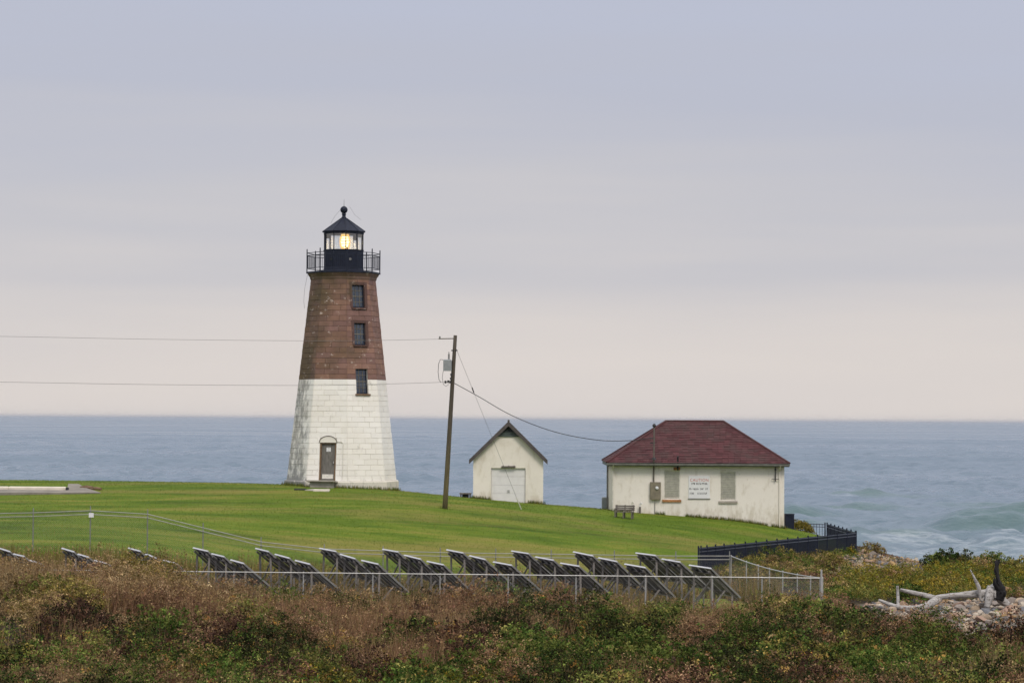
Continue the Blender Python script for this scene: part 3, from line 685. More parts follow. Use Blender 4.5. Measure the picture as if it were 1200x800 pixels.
for i, w in enumerate(LVW):
    fr = MB(); t = 0.05
    for e in ((w[0], w[0]+t, w[2], w[3]), (w[1]-t, w[1], w[2], w[3]), (w[0]+t, w[1]-t, w[3]-t, w[3]), (w[0]+t, w[1]-t, w[2], w[2]+t)): fr.box(e[0], e[1], HY0+.035, HY0+.11, e[2], e[3])
    lv = fr.build('louvre', M['louver'], hs)
    ns = 16; sm = None
    MB().box(w[0], w[1], HY0+.13, HY0+.15, w[2], w[3]).build('back_board', M['dark'], lv)
    for j in range(ns):
        z = w[2] + t + (w[3]-w[2]-2*t)*(j+0.5)/ns
        mb = MB(); mb.bar((w[0]+t, HY0+.07, z), (w[1]-t, HY0+.07, z), 0.10, 0.012, (0, 0.86, 0.51)); mb.build('slat', M['louver'], lv)
    MB().bbox(w[0]-.08, w[1]+.08, HY0-.09, HY0+.02, w[2]-.13, w[2]-.005, .012).build('sill', M['rust'] if i == 0 else M['concrete'], lv)
# hip roof of overlapping shingles on a solid deck
EX0, EX1, EY0, EY1, EZ = 5.20, 15.17, 139.55, 146.65, 7.72
RZ = 9.98; RY = (EY0+EY1)/2; RX0, RX1 = EX0+3.45, EX1-3.35
e = [Vector((EX0,EY0,EZ)), Vector((EX1,EY0,EZ)), Vector((EX1,EY1,EZ)), Vector((EX0,EY1,EZ))]; ra, rb = Vector((RX0,RY,RZ)), Vector((RX1,RY,RZ))
rf = MB().add([*e, ra, rb], [(0,1,5,4),(1,2,5),(2,3,4,5),(3,0,4),(3,2,1,0)]).build('roof', M['brown_trim'], hs)
sh = MB(); sc_ = []; rs = random.Random(9)
for A, B, C, D in ((e[0], e[1], rb, ra), (e[2], e[3], ra, rb), (e[1], e[2], rb, rb), (e[3], e[0], ra, ra)):
    nrm = (B-A).cross(D-A).normalized(); rows = 24
    for r_ in range(rows):
        t0, t1 = r_/rows, min(1, (r_+1.25)/rows); L0, R0 = A.lerp(D, t0), B.lerp(C, t0); L1, R1 = A.lerp(D, t1), B.lerp(C, t1)
        wd_ = (R0-L0).length; n_ = max(1, int(wd_/0.33)); off = 0.5 if r_ % 2 else 0
        for i in range(-1, n_+1):
            u0, u1 = max(0, (i+off)/n_), min(1, (i+1+off)/n_)
            if u1-u0 < 0.1/n_: continue
            gp = 0.02/n_; lift = 0.030 + rs.uniform(-.006, .010)
            a, b, c_, d_ = L0.lerp(R0, u0+gp), L0.lerp(R0, u1-gp), L1.lerp(R1, u1-gp), L1.lerp(R1, u0+gp)
            sh.add([a+nrm*lift, b+nrm*lift, c_+nrm*.010, d_+nrm*.010, a+nrm*.004, b+nrm*.004], [(0,1,2,3),(4,5,1,0),(4,0,3),(5,2,1)])
            k_ = rs.uniform(0.74, 1.26); sc_ += [(0.086*k_, 0.032*k_, 0.035*k_)]*6
o = sh.build('shingles', M['shingle'], rf, col={'Col': np.array(sc_)}); o['kind'] = 'stuff'
for a, b in ((e[0], ra), (e[1], rb), (e[2], rb), (e[3], ra), (ra, rb)):
    mb = MB(); mb.tube([a+Vector((0,0,.03)), b+Vector((0,0,.04))], 0.06, 6); mb.build('ridge_cap', M['shingle'], rf, col={'Col': np.tile((0.085, 0.035, 0.036), (12, 1))})
fa = MB(); fa.box(EX0+.02, EX1-.02, EY0+.02, EY0+.07, EZ-.17, EZ-.012); fa.box(EX0+.02, EX1-.02, EY1-.07, EY1-.02, EZ-.17, EZ-.012)
fa.box(EX0+.02, EX0+.07, EY0+.073, EY1-.073, EZ-.17, EZ-.012); fa.box(EX1-.07, EX1-.02, EY0+.073, EY1-.073, EZ-.17, EZ-.012); fa.build('fascia', M['green_trim'], hs)
MB().box(EX0+.073, EX1-.073, EY0+.073, EY1-.073, EZ-.12, EZ-.075).build('soffit', M['green_trim'], hs)
gut = MB(); pr = [(0, 0), (-.02, -.09), (-.10, -.10), (-.13, 0), (-.12, 0), (-.095, -.085), (-.03, -.075), (-.012, 0)]
for xx in (EX0, EX1): gut.v += [(xx, EY0+.018+py_, EZ-.02+pz_) for py_, pz_ in pr]
gut.f += [[i, (i+1) % 8, 8+(i+1) % 8, 8+i] for i in range(8)] + [list(range(8)), list(range(15, 7, -1))]
gut.build('gutter', M['galv_dark'], hs)
def zgr(x, y): return gz1(x, y)
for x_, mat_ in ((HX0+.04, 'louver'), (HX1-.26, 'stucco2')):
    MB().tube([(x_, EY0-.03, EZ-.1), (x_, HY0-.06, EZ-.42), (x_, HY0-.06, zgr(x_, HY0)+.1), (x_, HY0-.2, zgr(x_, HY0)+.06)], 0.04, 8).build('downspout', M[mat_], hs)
MB().tube([(HX0-.07, HY0+5.0, EZ-.15), (HX0-.07, HY0+5.0, zgr(HX0, HY0+5))], 0.05, 8).build('downspout', M['galv_dark'], hs)
MB().tube([P(794.2, 550.5, HY0-.1), P(794.2, 546, HY0-.16), P(794.4, 534.5, HY0-.5)], [0.05, .05, .045], 8).build('vent_pipe', M['cable'], hs)
a = P(794, 549.5, HY0); MB().box(a[0]-.22, a[0]+.14, HY0-.07, HY0-.001, a[2]-.05, a[2]+.1).build('rusty_bracket', M['rust'], hs)
a = P(914.2, 544.8, HY0); MB().lathe((a[0], HY0-.2, a[2]-.08), [(0.02, 0), (.07, .02), (.085, .09), (.05, .15), (.03, .2)], 12).build('wall_lamp', M['white_paint'], hs, True)
an = empty('wall_antenna', P(908.6, 563, HY0-.12), 'thin dark antenna hanging below the right eave of the house', 'antenna')
MB().tube([P(908.6, 545, HY0-.12), P(908.6, 564, HY0-.12)], 0.03, 6).build('mast', M['cable'], an)
MB().tube([P(904.2, 561, HY0-.12), P(912.6, 561.2, HY0-.12)], 0.02, 6).build('crossbar', M['cable'], an)
mb = MB(); a = P(908.6, 550, HY0); mb.box(a[0]-.05, a[0]+.05, HY0-.12, HY0+.0, a[2]-.03, a[2]+.03); mb.build('bracket', M['cable'], an)

em = empty('electric_meter', P(767.5, 585, HY0-.1), 'grey brown electric meter box with a tall service mast through the roof edge', 'meter')
a, b = P(761.6, 585, HY0), P(774.2, 564.5, HY0)
MB().bbox(a[0], b[0], HY0-.20, HY0-.002, a[2], b[2], .015).build('box', M['box_tan'], em)
MB().bbox(a[0]+.03, b[0]-.03, HY0-.215, HY0-.201, a[2]+.06, b[2]-.03, .004).build('cover', M['box_tan'], em)
c = P(769.8, 571.5, HY0-.21); MB().tube([c, c+np.array([0, -.07, 0]), c+np.array([0, -.10, 0])], [.085, .085, .05], 14).build('dial', M['sign_white'], em)
MB().tube([c+np.array([0, .01, 0]), c+np.array([0, -.02, 0])], .11, 14).build('dial_ring', M['galv_dark'], em)
ms = [P(766, 565, HY0-.1), P(766.2, 548, HY0-.1), P(766.2, 541, EY0-.16), P(766.6, 498.5, EY0-.16)]
MB().tube(ms, 0.04, 8).build('service_mast', M['weathered_wood'], em)
t = P(766.6, 498.5, EY0-.16); MB().lathe(t, [(0.05, -.08), (.09, -.06), (.10, .02), (.06, .09), (.01, .11)], 12).build('weatherhead', M['cable'], em, True)
for yy in (513.5, 519): c = P(766.4, yy, EY0-.16); MB().bar(c+np.array([-.22, 0, 0]), c+np.array([.07, 0, 0]), .05, .06).build('insulator_bracket', M['cable'], em)
c = P(766.4, 537.5, EY0-.16); MB().lathe(c, [(.06, -.06), (.13, -.05), (.09, .06), (.05, .08)], 12).build('roof_flashing', M['cable'], em)
c = P(767.4, 585, HY0-.06); MB().tube([c, (c[0], c[1], zgr(c[0], HY0)-.1)], .018, 6).build('ground_conduit', M['galv_dark'], em)

sg = empty('warning_sign', P(819, 583, HY0), 'white warning notice with red heading on the house wall', 'sign')
a, b = P(806.8, 583.5, HY0), P(831.8, 557.5, HY0)
MB().bbox(a[0], b[0], HY0-.04, HY0-.002, a[2], b[2], .004).build('board', M['sign_white'], sg)
MB().box(a[0]-.03, b[0]+.03, HY0-.05, HY0-.003, a[2]-.045, a[2]-.004).build('bottom_rail', M['galv_dark'], sg)
tcu = bpy.data.curves.new('heading', 'FONT'); tcu.body = 'CAUTION'; tcu.size = 0.27; tcu.align_x = 'CENTER'; tcu.extrude = 0.002; tcu.space_character = 1.12
to = bpy.data.objects.new('heading_curve', tcu); COL.objects.link(to)
me = bpy.data.meshes.new_from_object(to.evaluated_get(bpy.context.evaluated_depsgraph_get())); bpy.data.objects.remove(to)
vv = np.zeros(len(me.vertices)*3); me.vertices.foreach_get('co', vv); vv = vv.reshape(-1, 3); wdt = vv[:, 0].max()-vv[:, 0].min(); vv[:, 0] -= (vv[:, 0].max()+vv[:, 0].min())/2
sc_w = (b[0]-a[0])*0.86/wdt
v2 = np.stack([(a[0]+b[0])/2 + vv[:, 0]*sc_w, HY0-.043 - vv[:, 2], b[2]-.30+vv[:, 1]*0.85], 1)
mesh_np('heading', v2, [list(p.vertices) for p in me.polygons], M['red_ink'], sg); bpy.data.meshes.remove(me)
for nm, y0_, words in (('text_line', 566.4, ((.14, .26), (.36, .55), (.62, .90))), ('text_line', 572.6, ((.04, .10), (.20, .45), (.55, .70), (.80, .90))), ('text_line', 577.8, ((.06, .24), (.42, .86)))):
    mb = MB(); z = P(819, y0_, HY0)[2]
    for u0, u1 in words:                                       # strokes of worn, illegible letters
        x = a[0]+(b[0]-a[0])*u0; xe = a[0]+(b[0]-a[0])*u1
        while x < xe:
            mb.box(x, x+.022, HY0-.044, HY0-.039, z-.055, z+.055); mb.box(x+.0225, x+.05, HY0-.044, HY0-.039, z-rs.choice((.055, .0, -.03)), z-rs.choice((.03, -.02, -.052))+.0) if rs.random() < .8 else None
            x += .066
    mb.build(nm, M['black_ink'], sg)

def bench(name, c, L, yaw, label, mat):
    z = gz1(c[0], c[1]); b = empty(name, (c[0], c[1], z), label, 'bench'); b.rotation_euler.z = yaw
    def part(nm, fn, m_=mat):
        mb = MB(); fn(mb); mb.v = [(v[0], v[1], v[2]*.76) for v in mb.v]; mb.v = [(v[0]+c[0], v[1]+c[1], v[2]+z) for v in mb.v]; mb.build(nm, m_, b)
    for i in range(4): part('seat_slat', lambda mb: mb.box(-L/2, L/2, -.22+.11*i, -.13+.11*i, .42, .45))
    for i in range(3): part('back_slat', lambda mb: mb.box(-L/2, L/2, .22+.02*i, .245+.02*i, .53+.13*i, .63+.13*i))
    for x in (-L/2+.08, 0, L/2-.08):
        part('leg', lambda mb: mb.bar((x, -.20, -.03), (x, -.20, .42), .06)); part('leg', lambda mb: mb.bar((x, .18, -.03), (x, .20, .42), .06))
        part('back_post', lambda mb: mb.bar((x, .21, .40), (x, .275, .92), .05)); 
        part('armrest', lambda mb: mb.bar((x, -.22, .64), (x, .22, .66), .05, .04)) if x else None
        if x: part('arm_post', lambda mb: mb.bar((x, -.2, .44), (x, -.2, .64), .05))
    return b
pb = hit(731.5, 607.5); bench('garden_bench', (pb[0], pb[1]+.2), 1.05, R(-14), 'weathered grey slatted bench in front of the cream house', M['weathered_wood'])
for px, top, nm, mt, lab in ((751, 589, 'standpipe', 'weathered_wood', 'short brown pipe standing against the house wall under the meter'), (741.5, 588, 'vent_stub', 'louver', 'short pale pipe bent over at the house wall behind the bench')):
    x = (px-600)/F*(HY0-.25); z = gz1(x, HY0-.25); zt = P(px, top, HY0-.25)[2]
    mb = MB(); mb.tube([(x, HY0-.25, z-.1), (x, HY0-.25, z+(zt-z)*.62)], .055, 8); mb2 = MB()
    ro = empty(nm, (x, HY0-.25, z), lab, 'pipe'); mb.build('pipe', M[mt], ro)
    mb2.tube([(x, HY0-.25, z+(zt-z)*.60), (x, HY0-.25, zt-.05), (x+.06, HY0-.3, zt), (x+.12, HY0-.3, zt-.07)], .045, 8); mb2.build('cap', M['white_paint'] if px == 751 else M['louver'], ro)
x = P(925, 608, 142.5); z0 = gz1(x[0], 142.5); ac = empty('utility_cabinet', (x[0], 142.5, z0), 'dark navy metal cabinet beside the right corner of the house', 'cabinet')
zt = P(925, 602.3, 142.5)[2]
MB().bbox(x[0]-.26, x[0]+.24, 142.2, 142.8, z0-.3, zt, .02).build('body', M['fence_black'], ac); MB().box(x[0]-.28, x[0]+.26, 142.17, 142.83, zt+.001, zt+.03).build('lid', M['black_metal'], ac)
x = P(713.5, 586, 146.3); z0 = gz1(x[0], 146.0); ac = empty('heat_pump', (x[0], 145.6, z0), 'small grey outdoor unit at the left rear side of the house', 'unit')
MB().bbox(x[0]-.42, x[0]+.0, 145.2, 146.0, z0+.1, z0+.75, .03).build('casing', M['grey_paint'], ac); MB().box(x[0]-.38, x[0]-.04, 145.25, 145.95, z0-.1, z0+.1).build('base', M['dark'], ac)

# ------------------------------------------------------------------ garage
QX0, QX1, QY0, QY1 = P(554.5, 560, 142)[0], P(636.6, 560, 142)[0], 142.0, 148.2
AP = P(595.0, 493.2, 142); EL = P(549.3, 538.0, 142); ER = P(641.2, 539.0, 142); MX = (QX0+QX1)/2; AZ = AP[2]; EZg = (EL[2]+ER[2])/2; HWg = (ER[0]-EL[0])/2
ga = empty('garage', (MX, 145.1, 5.4), 'small cream garage with a steep gable roof and white door', 'garage')
sl_ = (AZ-EZg)/HWg; TH_ = 0.20
def under(x): return AZ - TH_ - sl_*abs(x-MX)
DX0, DX1, DZ1 = P(575.6, 560, 142)[0], P(615.8, 560, 142)[0], P(596, 548.2, 142)[2]; ZB = 4.6
gw = MB()
def quadw(xa, xb, za, zb): gw.add([(xa, QY0, za), (xb, QY0, za), (xb, QY0, zb), (xa, QY0, zb)], [(0, 1, 2, 3)])
ue = under(QX0)
quadw(QX0, DX0, ZB, DZ1); quadw(DX1, QX1, ZB, DZ1)
gw.add([(QX0, QY0, DZ1), (QX1, QY0, DZ1), (QX1, QY0, ue), (MX, QY0, under(MX)), (QX0, QY0, ue)], [(0, 1, 2, 3, 4)])
for xa in (DX0, DX1): gw.add([(xa, QY0, ZB), (xa, QY0+.18, ZB), (xa, QY0+.18, DZ1), (xa, QY0, DZ1)], [(0, 1, 2, 3)])
gw.add([(DX0, QY0, DZ1), (DX1, QY0, DZ1), (DX1, QY0+.18, DZ1), (DX0, QY0+.18, DZ1)], [(0, 1, 2, 3)])
gw.add([(QX0, QY0, ZB), (QX0, QY1, ZB), (QX0, QY1, ue), (QX0, QY0, ue)], [(0, 1, 2, 3)]); gw.add([(QX1, QY0, ZB), (QX1, QY1, ZB), (QX1, QY1, ue), (QX1, QY0, ue)], [(0, 1, 2, 3)])
gw.add([(QX0, QY1, ZB), (QX1, QY1, ZB), (QX1, QY1, ue), (MX, QY1, under(MX)), (QX0, QY1, ue)], [(0, 1, 2, 3, 4)])
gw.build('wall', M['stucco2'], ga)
YF, YB = QY0-.28, QY1+.25
for s in (-1, 1):
    xe = MX + s*HWg
    rfm = MB(); rfm.add([(MX, YF, AZ), (xe, YF, EZg), (xe, YB, EZg), (MX, YB, AZ), (MX, YF, AZ-TH_), (xe, YF, EZg-.11), (xe, YB, EZg-.11), (MX, YB, AZ-TH_)],
            [(0,1,2,3),(7,6,5,4),(0,4,5,1),(1,5,6,2),(2,6,7,3),(3,7,4,0)])
    rr_ = rfm.build('roof', M['brown_trim'], ga)
    bb = MB(); y = YF-.03; bb.add([(MX, y, AZ-.05), (xe, y, EZg-.03), (xe, y, EZg-.25), (MX, y, AZ-.27), (MX, y+.028, AZ-.05), (xe, y+.028, EZg-.03), (xe, y+.028, EZg-.25), (MX, y+.028, AZ-.27)],
            [(0,1,2,3),(7,6,5,4),(0,4,5,1),(1,5,6,2),(2,6,7,3),(3,7,4,0)]); bb.build('barge_board', M['brown_trim'], rr_)
mb = MB(); mb.tube([(MX, YF-.02, AZ+.01), (MX, YB, AZ+.01)], .07, 6); mb.build('ridge_cap', M['rust'] if False else M['brown_trim'], ga)
# gable vent
vz0 = P(595, 506.5, 142)[2]; vw = (under(MX)-vz0)/sl_ - .03
vent = MB().add([(MX-vw, QY0-.02, vz0), (MX+vw, QY0-.02, vz0), (MX, QY0-.02, under(MX)-.04)], [(0, 1, 2)]).build('gable_vent', M['dark'], ga)
for i in range(4):
    z = vz0 + .05 + .12*i; wv = max(.02, (under(MX)-z)/sl_-.05)
    mb = MB(); mb.bar((MX-wv, QY0-.06, z), (MX+wv, QY0-.06, z), .07, .012, (0, -.7, .7)); mb.build('vent_slat', M['green_trim'], vent)
lw = (under(MX)-(vz0-.2))/sl_-.03
MB().box(MX-lw, MX+lw, QY0-.07, QY0-.002, vz0-.235, vz0-.14).build('vent_ledge', M['green_trim'], ga); MB().box(MX-lw+.1, MX+lw-.1, QY0-.05, QY0-.002, vz0-.13, vz0-.01).build('vent_frame', M['green_trim'], ga)
dr = empty('door_dummy', (0, 0, 0), '', '') if False else None
dz0 = 5.0; npan = 5; dd = MB(); dd.box(DX0+.002, DX1-.002, QY0+.16, QY0+.18, dz0, DZ1-.002); door = dd.build('garage_door', M['white_paint'], ga)
for i in range(npan):
    za = dz0 + (DZ1-dz0)*i/npan; zb = dz0 + (DZ1-dz0)*(i+1)/npan
    MB().bbox(DX0+.012, DX1-.012, QY0+.125, QY0+.158, za+.006, zb-.006, .006).build('door_panel', M['white_paint'], door)
c = P(596, 575, QY0+.1); MB().bar((c[0]-.0, QY0+.10, c[2]-.06), (c[0]+.0, QY0+.10, c[2]+.06), .12, .04).build('handle', M['galv'], door)
c = P(596, 547, QY0-.1); fx = MB(); fx.tube([(c[0]-.40, QY0-.08, c[2]), (c[0]+.38, QY0-.08, c[2]+.02)], .05, 8); fo_ = fx.build('light_bar', M['weathered_wood'], ga)
for s in (-.3, 0, .3): MB().box(c[0]+s-.03, c[0]+s+.03, QY0-.07, QY0-.001, c[2]-.03, c[2]+.08).build('bar_bracket', M['cable'], fo_)
# things by the garage
c = P(545.5, 579, 142.5); z0 = gz1(c[0], 142.5)
pt = empty('picnic_table', (c[0], 142.5, z0), 'small dark low table standing at the left side of the garage', 'table')
zt = P(545, 577.3, 142.5)[2]
MB().box(c[0]-.33, c[0]+.33, 142.1, 142.9, zt-.06, zt).build('tabletop', M['weathered_wood'], pt)
for s in (-1, 1):
    for y in (142.2, 142.8): MB().bar((c[0]+s*.27, y, z0-.1), (c[0]+s*.25, y, zt-.06), .07).build('leg', M['weathered_wood'], pt)
MB().box(c[0]-.18, c[0]+.18, 142.25, 142.75, z0-.05, z0+.2).build('crate', M['dark'], pt)

# ------------------------------------------------------------------ concrete pad, kerb, path and slab
pa = [hit(a_, b_, 120) for a_, b_ in ((-260, 578.3), (118, 578), (101, 572.5), (92, 567.6), (80, 567.6), (78.5, 574), (-260, 574.3))]
pad = MB().add([p + np.array([0, 0, .05]) for p in pa] + [p - np.array([0, 0, .4]) for p in pa], [(0,1,2,3,4,5,6)]+[(i, i+7, (i+1) % 7+7, (i+1) % 7) for i in range(7)]).build('concrete_pad', M['old_concrete'])
tagit(pad, 'grey concrete pad let into the lawn at the left', 'pad', kind='structure')
bh = hit(77.5, 575.3, 120); ya = bh[1]+.2; a = P(-260, 573, ya); b = P(77.5, 573, ya); zb_ = bh[2]
kb = empty('concrete_barrier', ((a[0]+b[0])/2, ya, zb_), 'long low whitish concrete barrier lying on the pad at the far left of the lawn', 'barrier')
nseg = 5
for i in range(nseg):
    xa, xb = a[0]+(b[0]-a[0])*i/nseg, a[0]+(b[0]-a[0])*(i+1)/nseg
    MB().bbox(xa+.006, xb-.006, ya-.2, ya+.2, zb_-.25, zb_+.23, .05).build('barrier_segment', M['pale_concrete'], kb)
MB().bbox(b[0]+.002, b[0]+.12, ya-.19, ya+.19, zb_-.2, zb_+.2, .03).build('end_cap', M['dark'], kb)
for px, py, s in ((101, 572.3, .26), (112, 573.8, .22)):
    p = hit(px, py, 120); mb = MB(); mb.tube([p+np.array([-s*1.3, .3, .03]), p+np.array([0, .05, .06]), p+np.array([s*1.5, -.2, .05])], [s*.4, s*.5, s*.35], 7)
    tagit(mb.build('timber_log', M['frame_brown'], loc=p), 'brown half buried timber log off the end of the white barrier' if px < 105 else 'short tan log lying right of the barrier and the pad', 'log')
pp = [hit(357, 574.5, 120), hit(372, 575.5, 120), hit(388, 570.0, 120), hit(372, 568.5, 120)]
tagit(MB().add([p+np.array([0, 0, .03]) for p in pp] + [p-np.array([0, 0, .3]) for p in pp], [(0,1,2,3),(0,4,5,1),(1,5,6,2),(2,6,7,3),(3,7,4,0)]).build('path', M['concrete']), 'worn concrete path leading from the lighthouse doorstep', 'path', kind='structure')
p = hit(377, 574.8, 120); tagit(MB().bbox(p[0]-.42, p[0]+.42, p[1]-.5, p[1]+.5, p[2]-.1, p[2]+.07, .02).build('marker_slab', M['pale_concrete'], loc=p), 'flat pale stone slab set in the grass before the lighthouse door', 'slab')
p = hit(352, 573.5, 120); tagit(MB().bbox(p[0]-.32, p[0]+.3, p[1]-.3, p[1]+.3, p[2]-.1, p[2]+.05, .02).build('drain_cover', M['dark'], loc=p), 'dark drain cover in the grass left of the lighthouse door', 'drain cover')

# ------------------------------------------------------------------ utility pole and wires
pb0 = P(521, 594.5, 130); pt0 = P(533.6, 392.8, 130); pb0[2] = gz1(pb0[0], 130)-.3
up = empty('utility_pole', (pb0[0], 130, pb0[2]+.3), 'leaning wooden utility pole with a grey transformer, right of the lighthouse', 'utility pole')
pv = pt0-pb0
def pat(t): return pb0+pv*t
MB().tube([pat(i/8) for i in range(9)], [.135-.045*i/8 for i in range(9)], 12).build('pole_shaft', M['pole'], up, True)
c1 = P(524.6, 434.5, 129.9); c0 = P(524.9, 421, 129.9)
tr = MB().bbox(c1[0]-.22, c1[0]+.20, 129.65, 130.1, c1[2], c0[2], .04).build('transformer', M['grey_paint'], up)
t = P(526, 420.8, 129.9); MB().lathe((t[0], t[1], t[2]), [(.03, -.03), (.06, .0), (.035, .05), (.06, .1), (.035, .15), (.055, .2), (.03, .28), (.02, .38)], 10).build('bushing', M['galv_dark'], tr, True)
for yy in (424, 431): c = P(529, yy, 130); MB().bar(c, pat((c[2]-pb0[2])/pv[2]), .05, .06).build('bracket', M['cable'], tr)
MB().tube([P(519.5, 421.5, 129.8), P(516, 421, 129.8), P(514, 426, 129.8), P(513.4, 436, 129.8), P(514.5, 445, 129.8), P(516.5, 447.5, 129.9)], .014, 5).build('drop_lead', M['cable'], tr)
MB().tube([P(519.5, 434, 129.8), P(518.2, 442, 129.8), P(519.5, 450, 129.8), P(522.5, 452.5, 129.8), P(526, 450, 129.9)], .012, 5).build('drop_lead', M['bare_wire'], tr)
a = P(514, 396.9, 130); MB().bar(a, P(532.5, 396.6, 130), .05, .05).build('top_arm', M['weathered_wood'], up)
MB().lathe(a+np.array([.06, 0, 0]), [(.03, 0), (.05, .03), (.03, .06), (.05, .1), (.02, .14)], 8).build('insulator', M['galv_dark'], up)
for px, py in ((528.8, 439), (528.4, 443.5), (527.6, 447.5), (525.2, 447), (522, 447.5)):
    c = P(px, py, 129.85); MB().lathe(c, [(.02, -.07), (.06, -.05), (.04, 0), (.06, .05), (.02, .07)], 8).build('spool_insulator', M['cable'], up)
MB().bar(P(521.5, 447.6, 129.9), P(529, 447.8, 129.95), .03, .03).build('spool_rack', M['cable'], up)
MB().bar(pat(.915)+np.array([-.16, -.06, 0]), pat(.915)+np.array([.16, -.06, 0]), .06, .06).build('guy_bolt', M['cable'], up)
def cable(name, pts, r, label, mat, cat='wire'):
    p = [P(*a) for a in pts]; n = len(p); out = []
    for i in range(n-1):                                         # Catmull-Rom through the sighted points
        a, b, c, d = p[max(i-1, 0)], p[i], p[i+1], p[min(i+2, n-1)]
        for j in range(6):
            t = j/6; out.append(.5*((2*b)+(c-a)*t+(2*a-5*b+4*c-d)*t*t+(-a+3*b-3*c+d)*t**3))
    out.append(p[-1]); o = MB().tube(out, r, 5).build(name, M[mat], loc=p[0]); return tagit(o, label, cat)
cable('overhead_wire', [(-220, 391, 123), (0, 394, 125), (180, 397.4, 126.5), (360, 399.2, 128), (450, 398.6, 129), (515, 397.2, 130)], .008, 'upper thin power line crossing the sky to the pole top', 'bare_wire')
cable('overhead_wire', [(-220, 445, 123), (0, 447.5, 125), (180, 450.4, 126.5), (360, 451.4, 128), (450, 449.8, 129), (521, 447.6, 129.9)], .009, 'lower power line crossing the sky to the pole below the transformer', 'bare_wire')
cable('service_cable', [(530, 447.6, 129.9), (560, 464, 131), (601, 487.2, 133), (650, 505.8, 135.5), (700, 515.4, 137.6), (738, 516, 138.8), (757, 513.8, 139.3), (763, 513, 139.4)], .019, 'thick dark cable sagging from the pole to the house mast', 'cable', 'cable')
gw_ = empty('guy_wire', hit(611, 597, 120), 'thin slanting guy wire running from the pole down past the garage', 'wire')
ga0, ga1 = P(534.8, 409, 130), hit(611, 597, 120)
MB().tube([ga0, ga1], .008, 5).build('strand', M['bare_wire'], gw_)
MB().tube([ga0+(ga1-ga0)*.92, ga0+(ga1-ga0)*.998], .025, 6).build('guard', M['louver'], gw_)
c = ga0+(ga1-ga0)*.25; MB().tube([c-np.array([.05, 0, -.14]), c+np.array([.05, 0, -.14])], .03, 6).build('strain_insulator', M['cable'], gw_)

# ------------------------------------------------------------------ chain-link fences round the panels
def chain_fence(pts, h, label, posts_px, rails, tall=0.16, mat='galv', last=True):
    """pts: world XY of each post"""
    g0 = [np.array([x, y, gz1(x, y)]) for x, y in pts]
    fe = empty('chain_link_fence', g0[len(g0)//2], label, 'fence', 'chain-link fence round the solar panels')
    tops = rails['top']
    for i, p in enumerate(g0):
        t = tops[i]
        MB().tube([(p[0], p[1], p[2]-.25), (p[0], p[1], t+tall*.6), (p[0], p[1], t+tall)], [.024, .024, .015], 7).build('post', M[mat], fe)
    for off in rails['offs']:
        pts3 = []
        for i in range(len(g0)-1):
            a, b = np.array([g0[i][0], g0[i][1]-.045, tops[i]-off]), np.array([g0[i+1][0], g0[i+1][1]-.045, tops[i+1]-off]); pts3 += [a]
        pts3 += [b]; MB().tube(pts3, .021 if mat == 'galv' else .018, 6).build('rail', M['galv'] if mat == 'galv' else M['rail_dull'], fe)
    V = []; Fc = []
    for i in range(len(g0)-1):
        a, b = g0[i], g0[i+1]; L = np.hypot(*(b-a)[:2]); st = .085; hh = max(tops[i]-a[2], .8)
        for sgn in (1, -1):
            for s0 in np.arange(-hh, L + (hh if sgn < 0 else 0), st):
                lo, hi = (max(s0, 0), min(s0+hh, L)) if sgn > 0 else (max(s0-hh, 0), min(s0, L))
                if hi-lo < .03: continue
                pr_ = []
                for s in (lo, hi):
                    v = (s-s0)/hh*sgn if sgn > 0 else (s0-s)/hh
                    u = s/L; base = a+(b-a)*u; tz = tops[i]+(tops[i+1]-tops[i])*u
                    pr_.append(np.array([base[0], base[1]-.035, base[2]+.04+(tz-base[2]-.04)*v]))
                w = .0011; k = len(V); dd = np.array([w, 0, w*sgn*-1]); ee = np.array([0, w*1.6, 0])
                V += [pr_[0]-dd, pr_[0]+dd, pr_[0]+ee, pr_[1]-dd, pr_[1]+dd, pr_[1]+ee]; Fc += [(k, k+1, k+4, k+3), (k+1, k+2, k+5, k+4), (k+2, k, k+3, k+5)]
    mm = mesh_np('wire_mesh', np.array(V), np.array(Fc), M['wire'], fe); mm['kind'] = 'stuff'
    return fe
BPX = [(-101, 601.5), (-30, 601.8), (39, 600.5), (106, 598.0), (173, 602), (238, 618), (306, 634.5), (380, 642.7), (449, 645), (516, 647.0), (581, 648), (646, 648.8), (720, 650), (792, 651), (855, 651)]
bt = [P(x, y, 105.5) for x, y in BPX]
chain_fence([(p[0], p[1]) for p in bt], 1.6, 'chain-link fence run behind the solar panels along the foot of the lawn', None, {'top': [p[2] for p in bt], 'offs': (0, .15)}, .2, 'galv_dark')
SPX = [(855, 651.2, 105.5), (873, 658, 103), (887, 662.5, 101), (900, 666.2, 99.2), (915.5, 669.7, 97.2), (932.5, 673, 95), (948, 675.3, 93), (962, 677, 91)]
stp = [P(*a) for a in SPX]
chain_fence([(p[0]+.06, p[1]) for p in stp], 1.6, 'chain-link fence run curving down on the right side of the panels', None, {'top': [p[2] for p in stp], 'offs': (0,)}, .05)
FPX = [-50, 30, 112, 193, 274, 355.6, 437, 515.8, 595.6, 675, 756.4, 835, 893, 961]
ftp = [P(x, 669.2+(x-222)*.0105, 91) for x in FPX]
fe = chain_fence([(p[0], p[1]) for p in ftp], 1.6, 'chain-link fence run in front of the solar panels above the brush', None, {'top': [p[2] for p in ftp], 'offs': (0,)}, .03)
c = P(962.6, 677, 90.9); MB().tube([(c[0], c[1], gz1(c[0], c[1])-.2), (c[0], c[1], P(962.6, 667, 90.9)[2])], .034, 8).build('corner_post', M['galv'], fe)
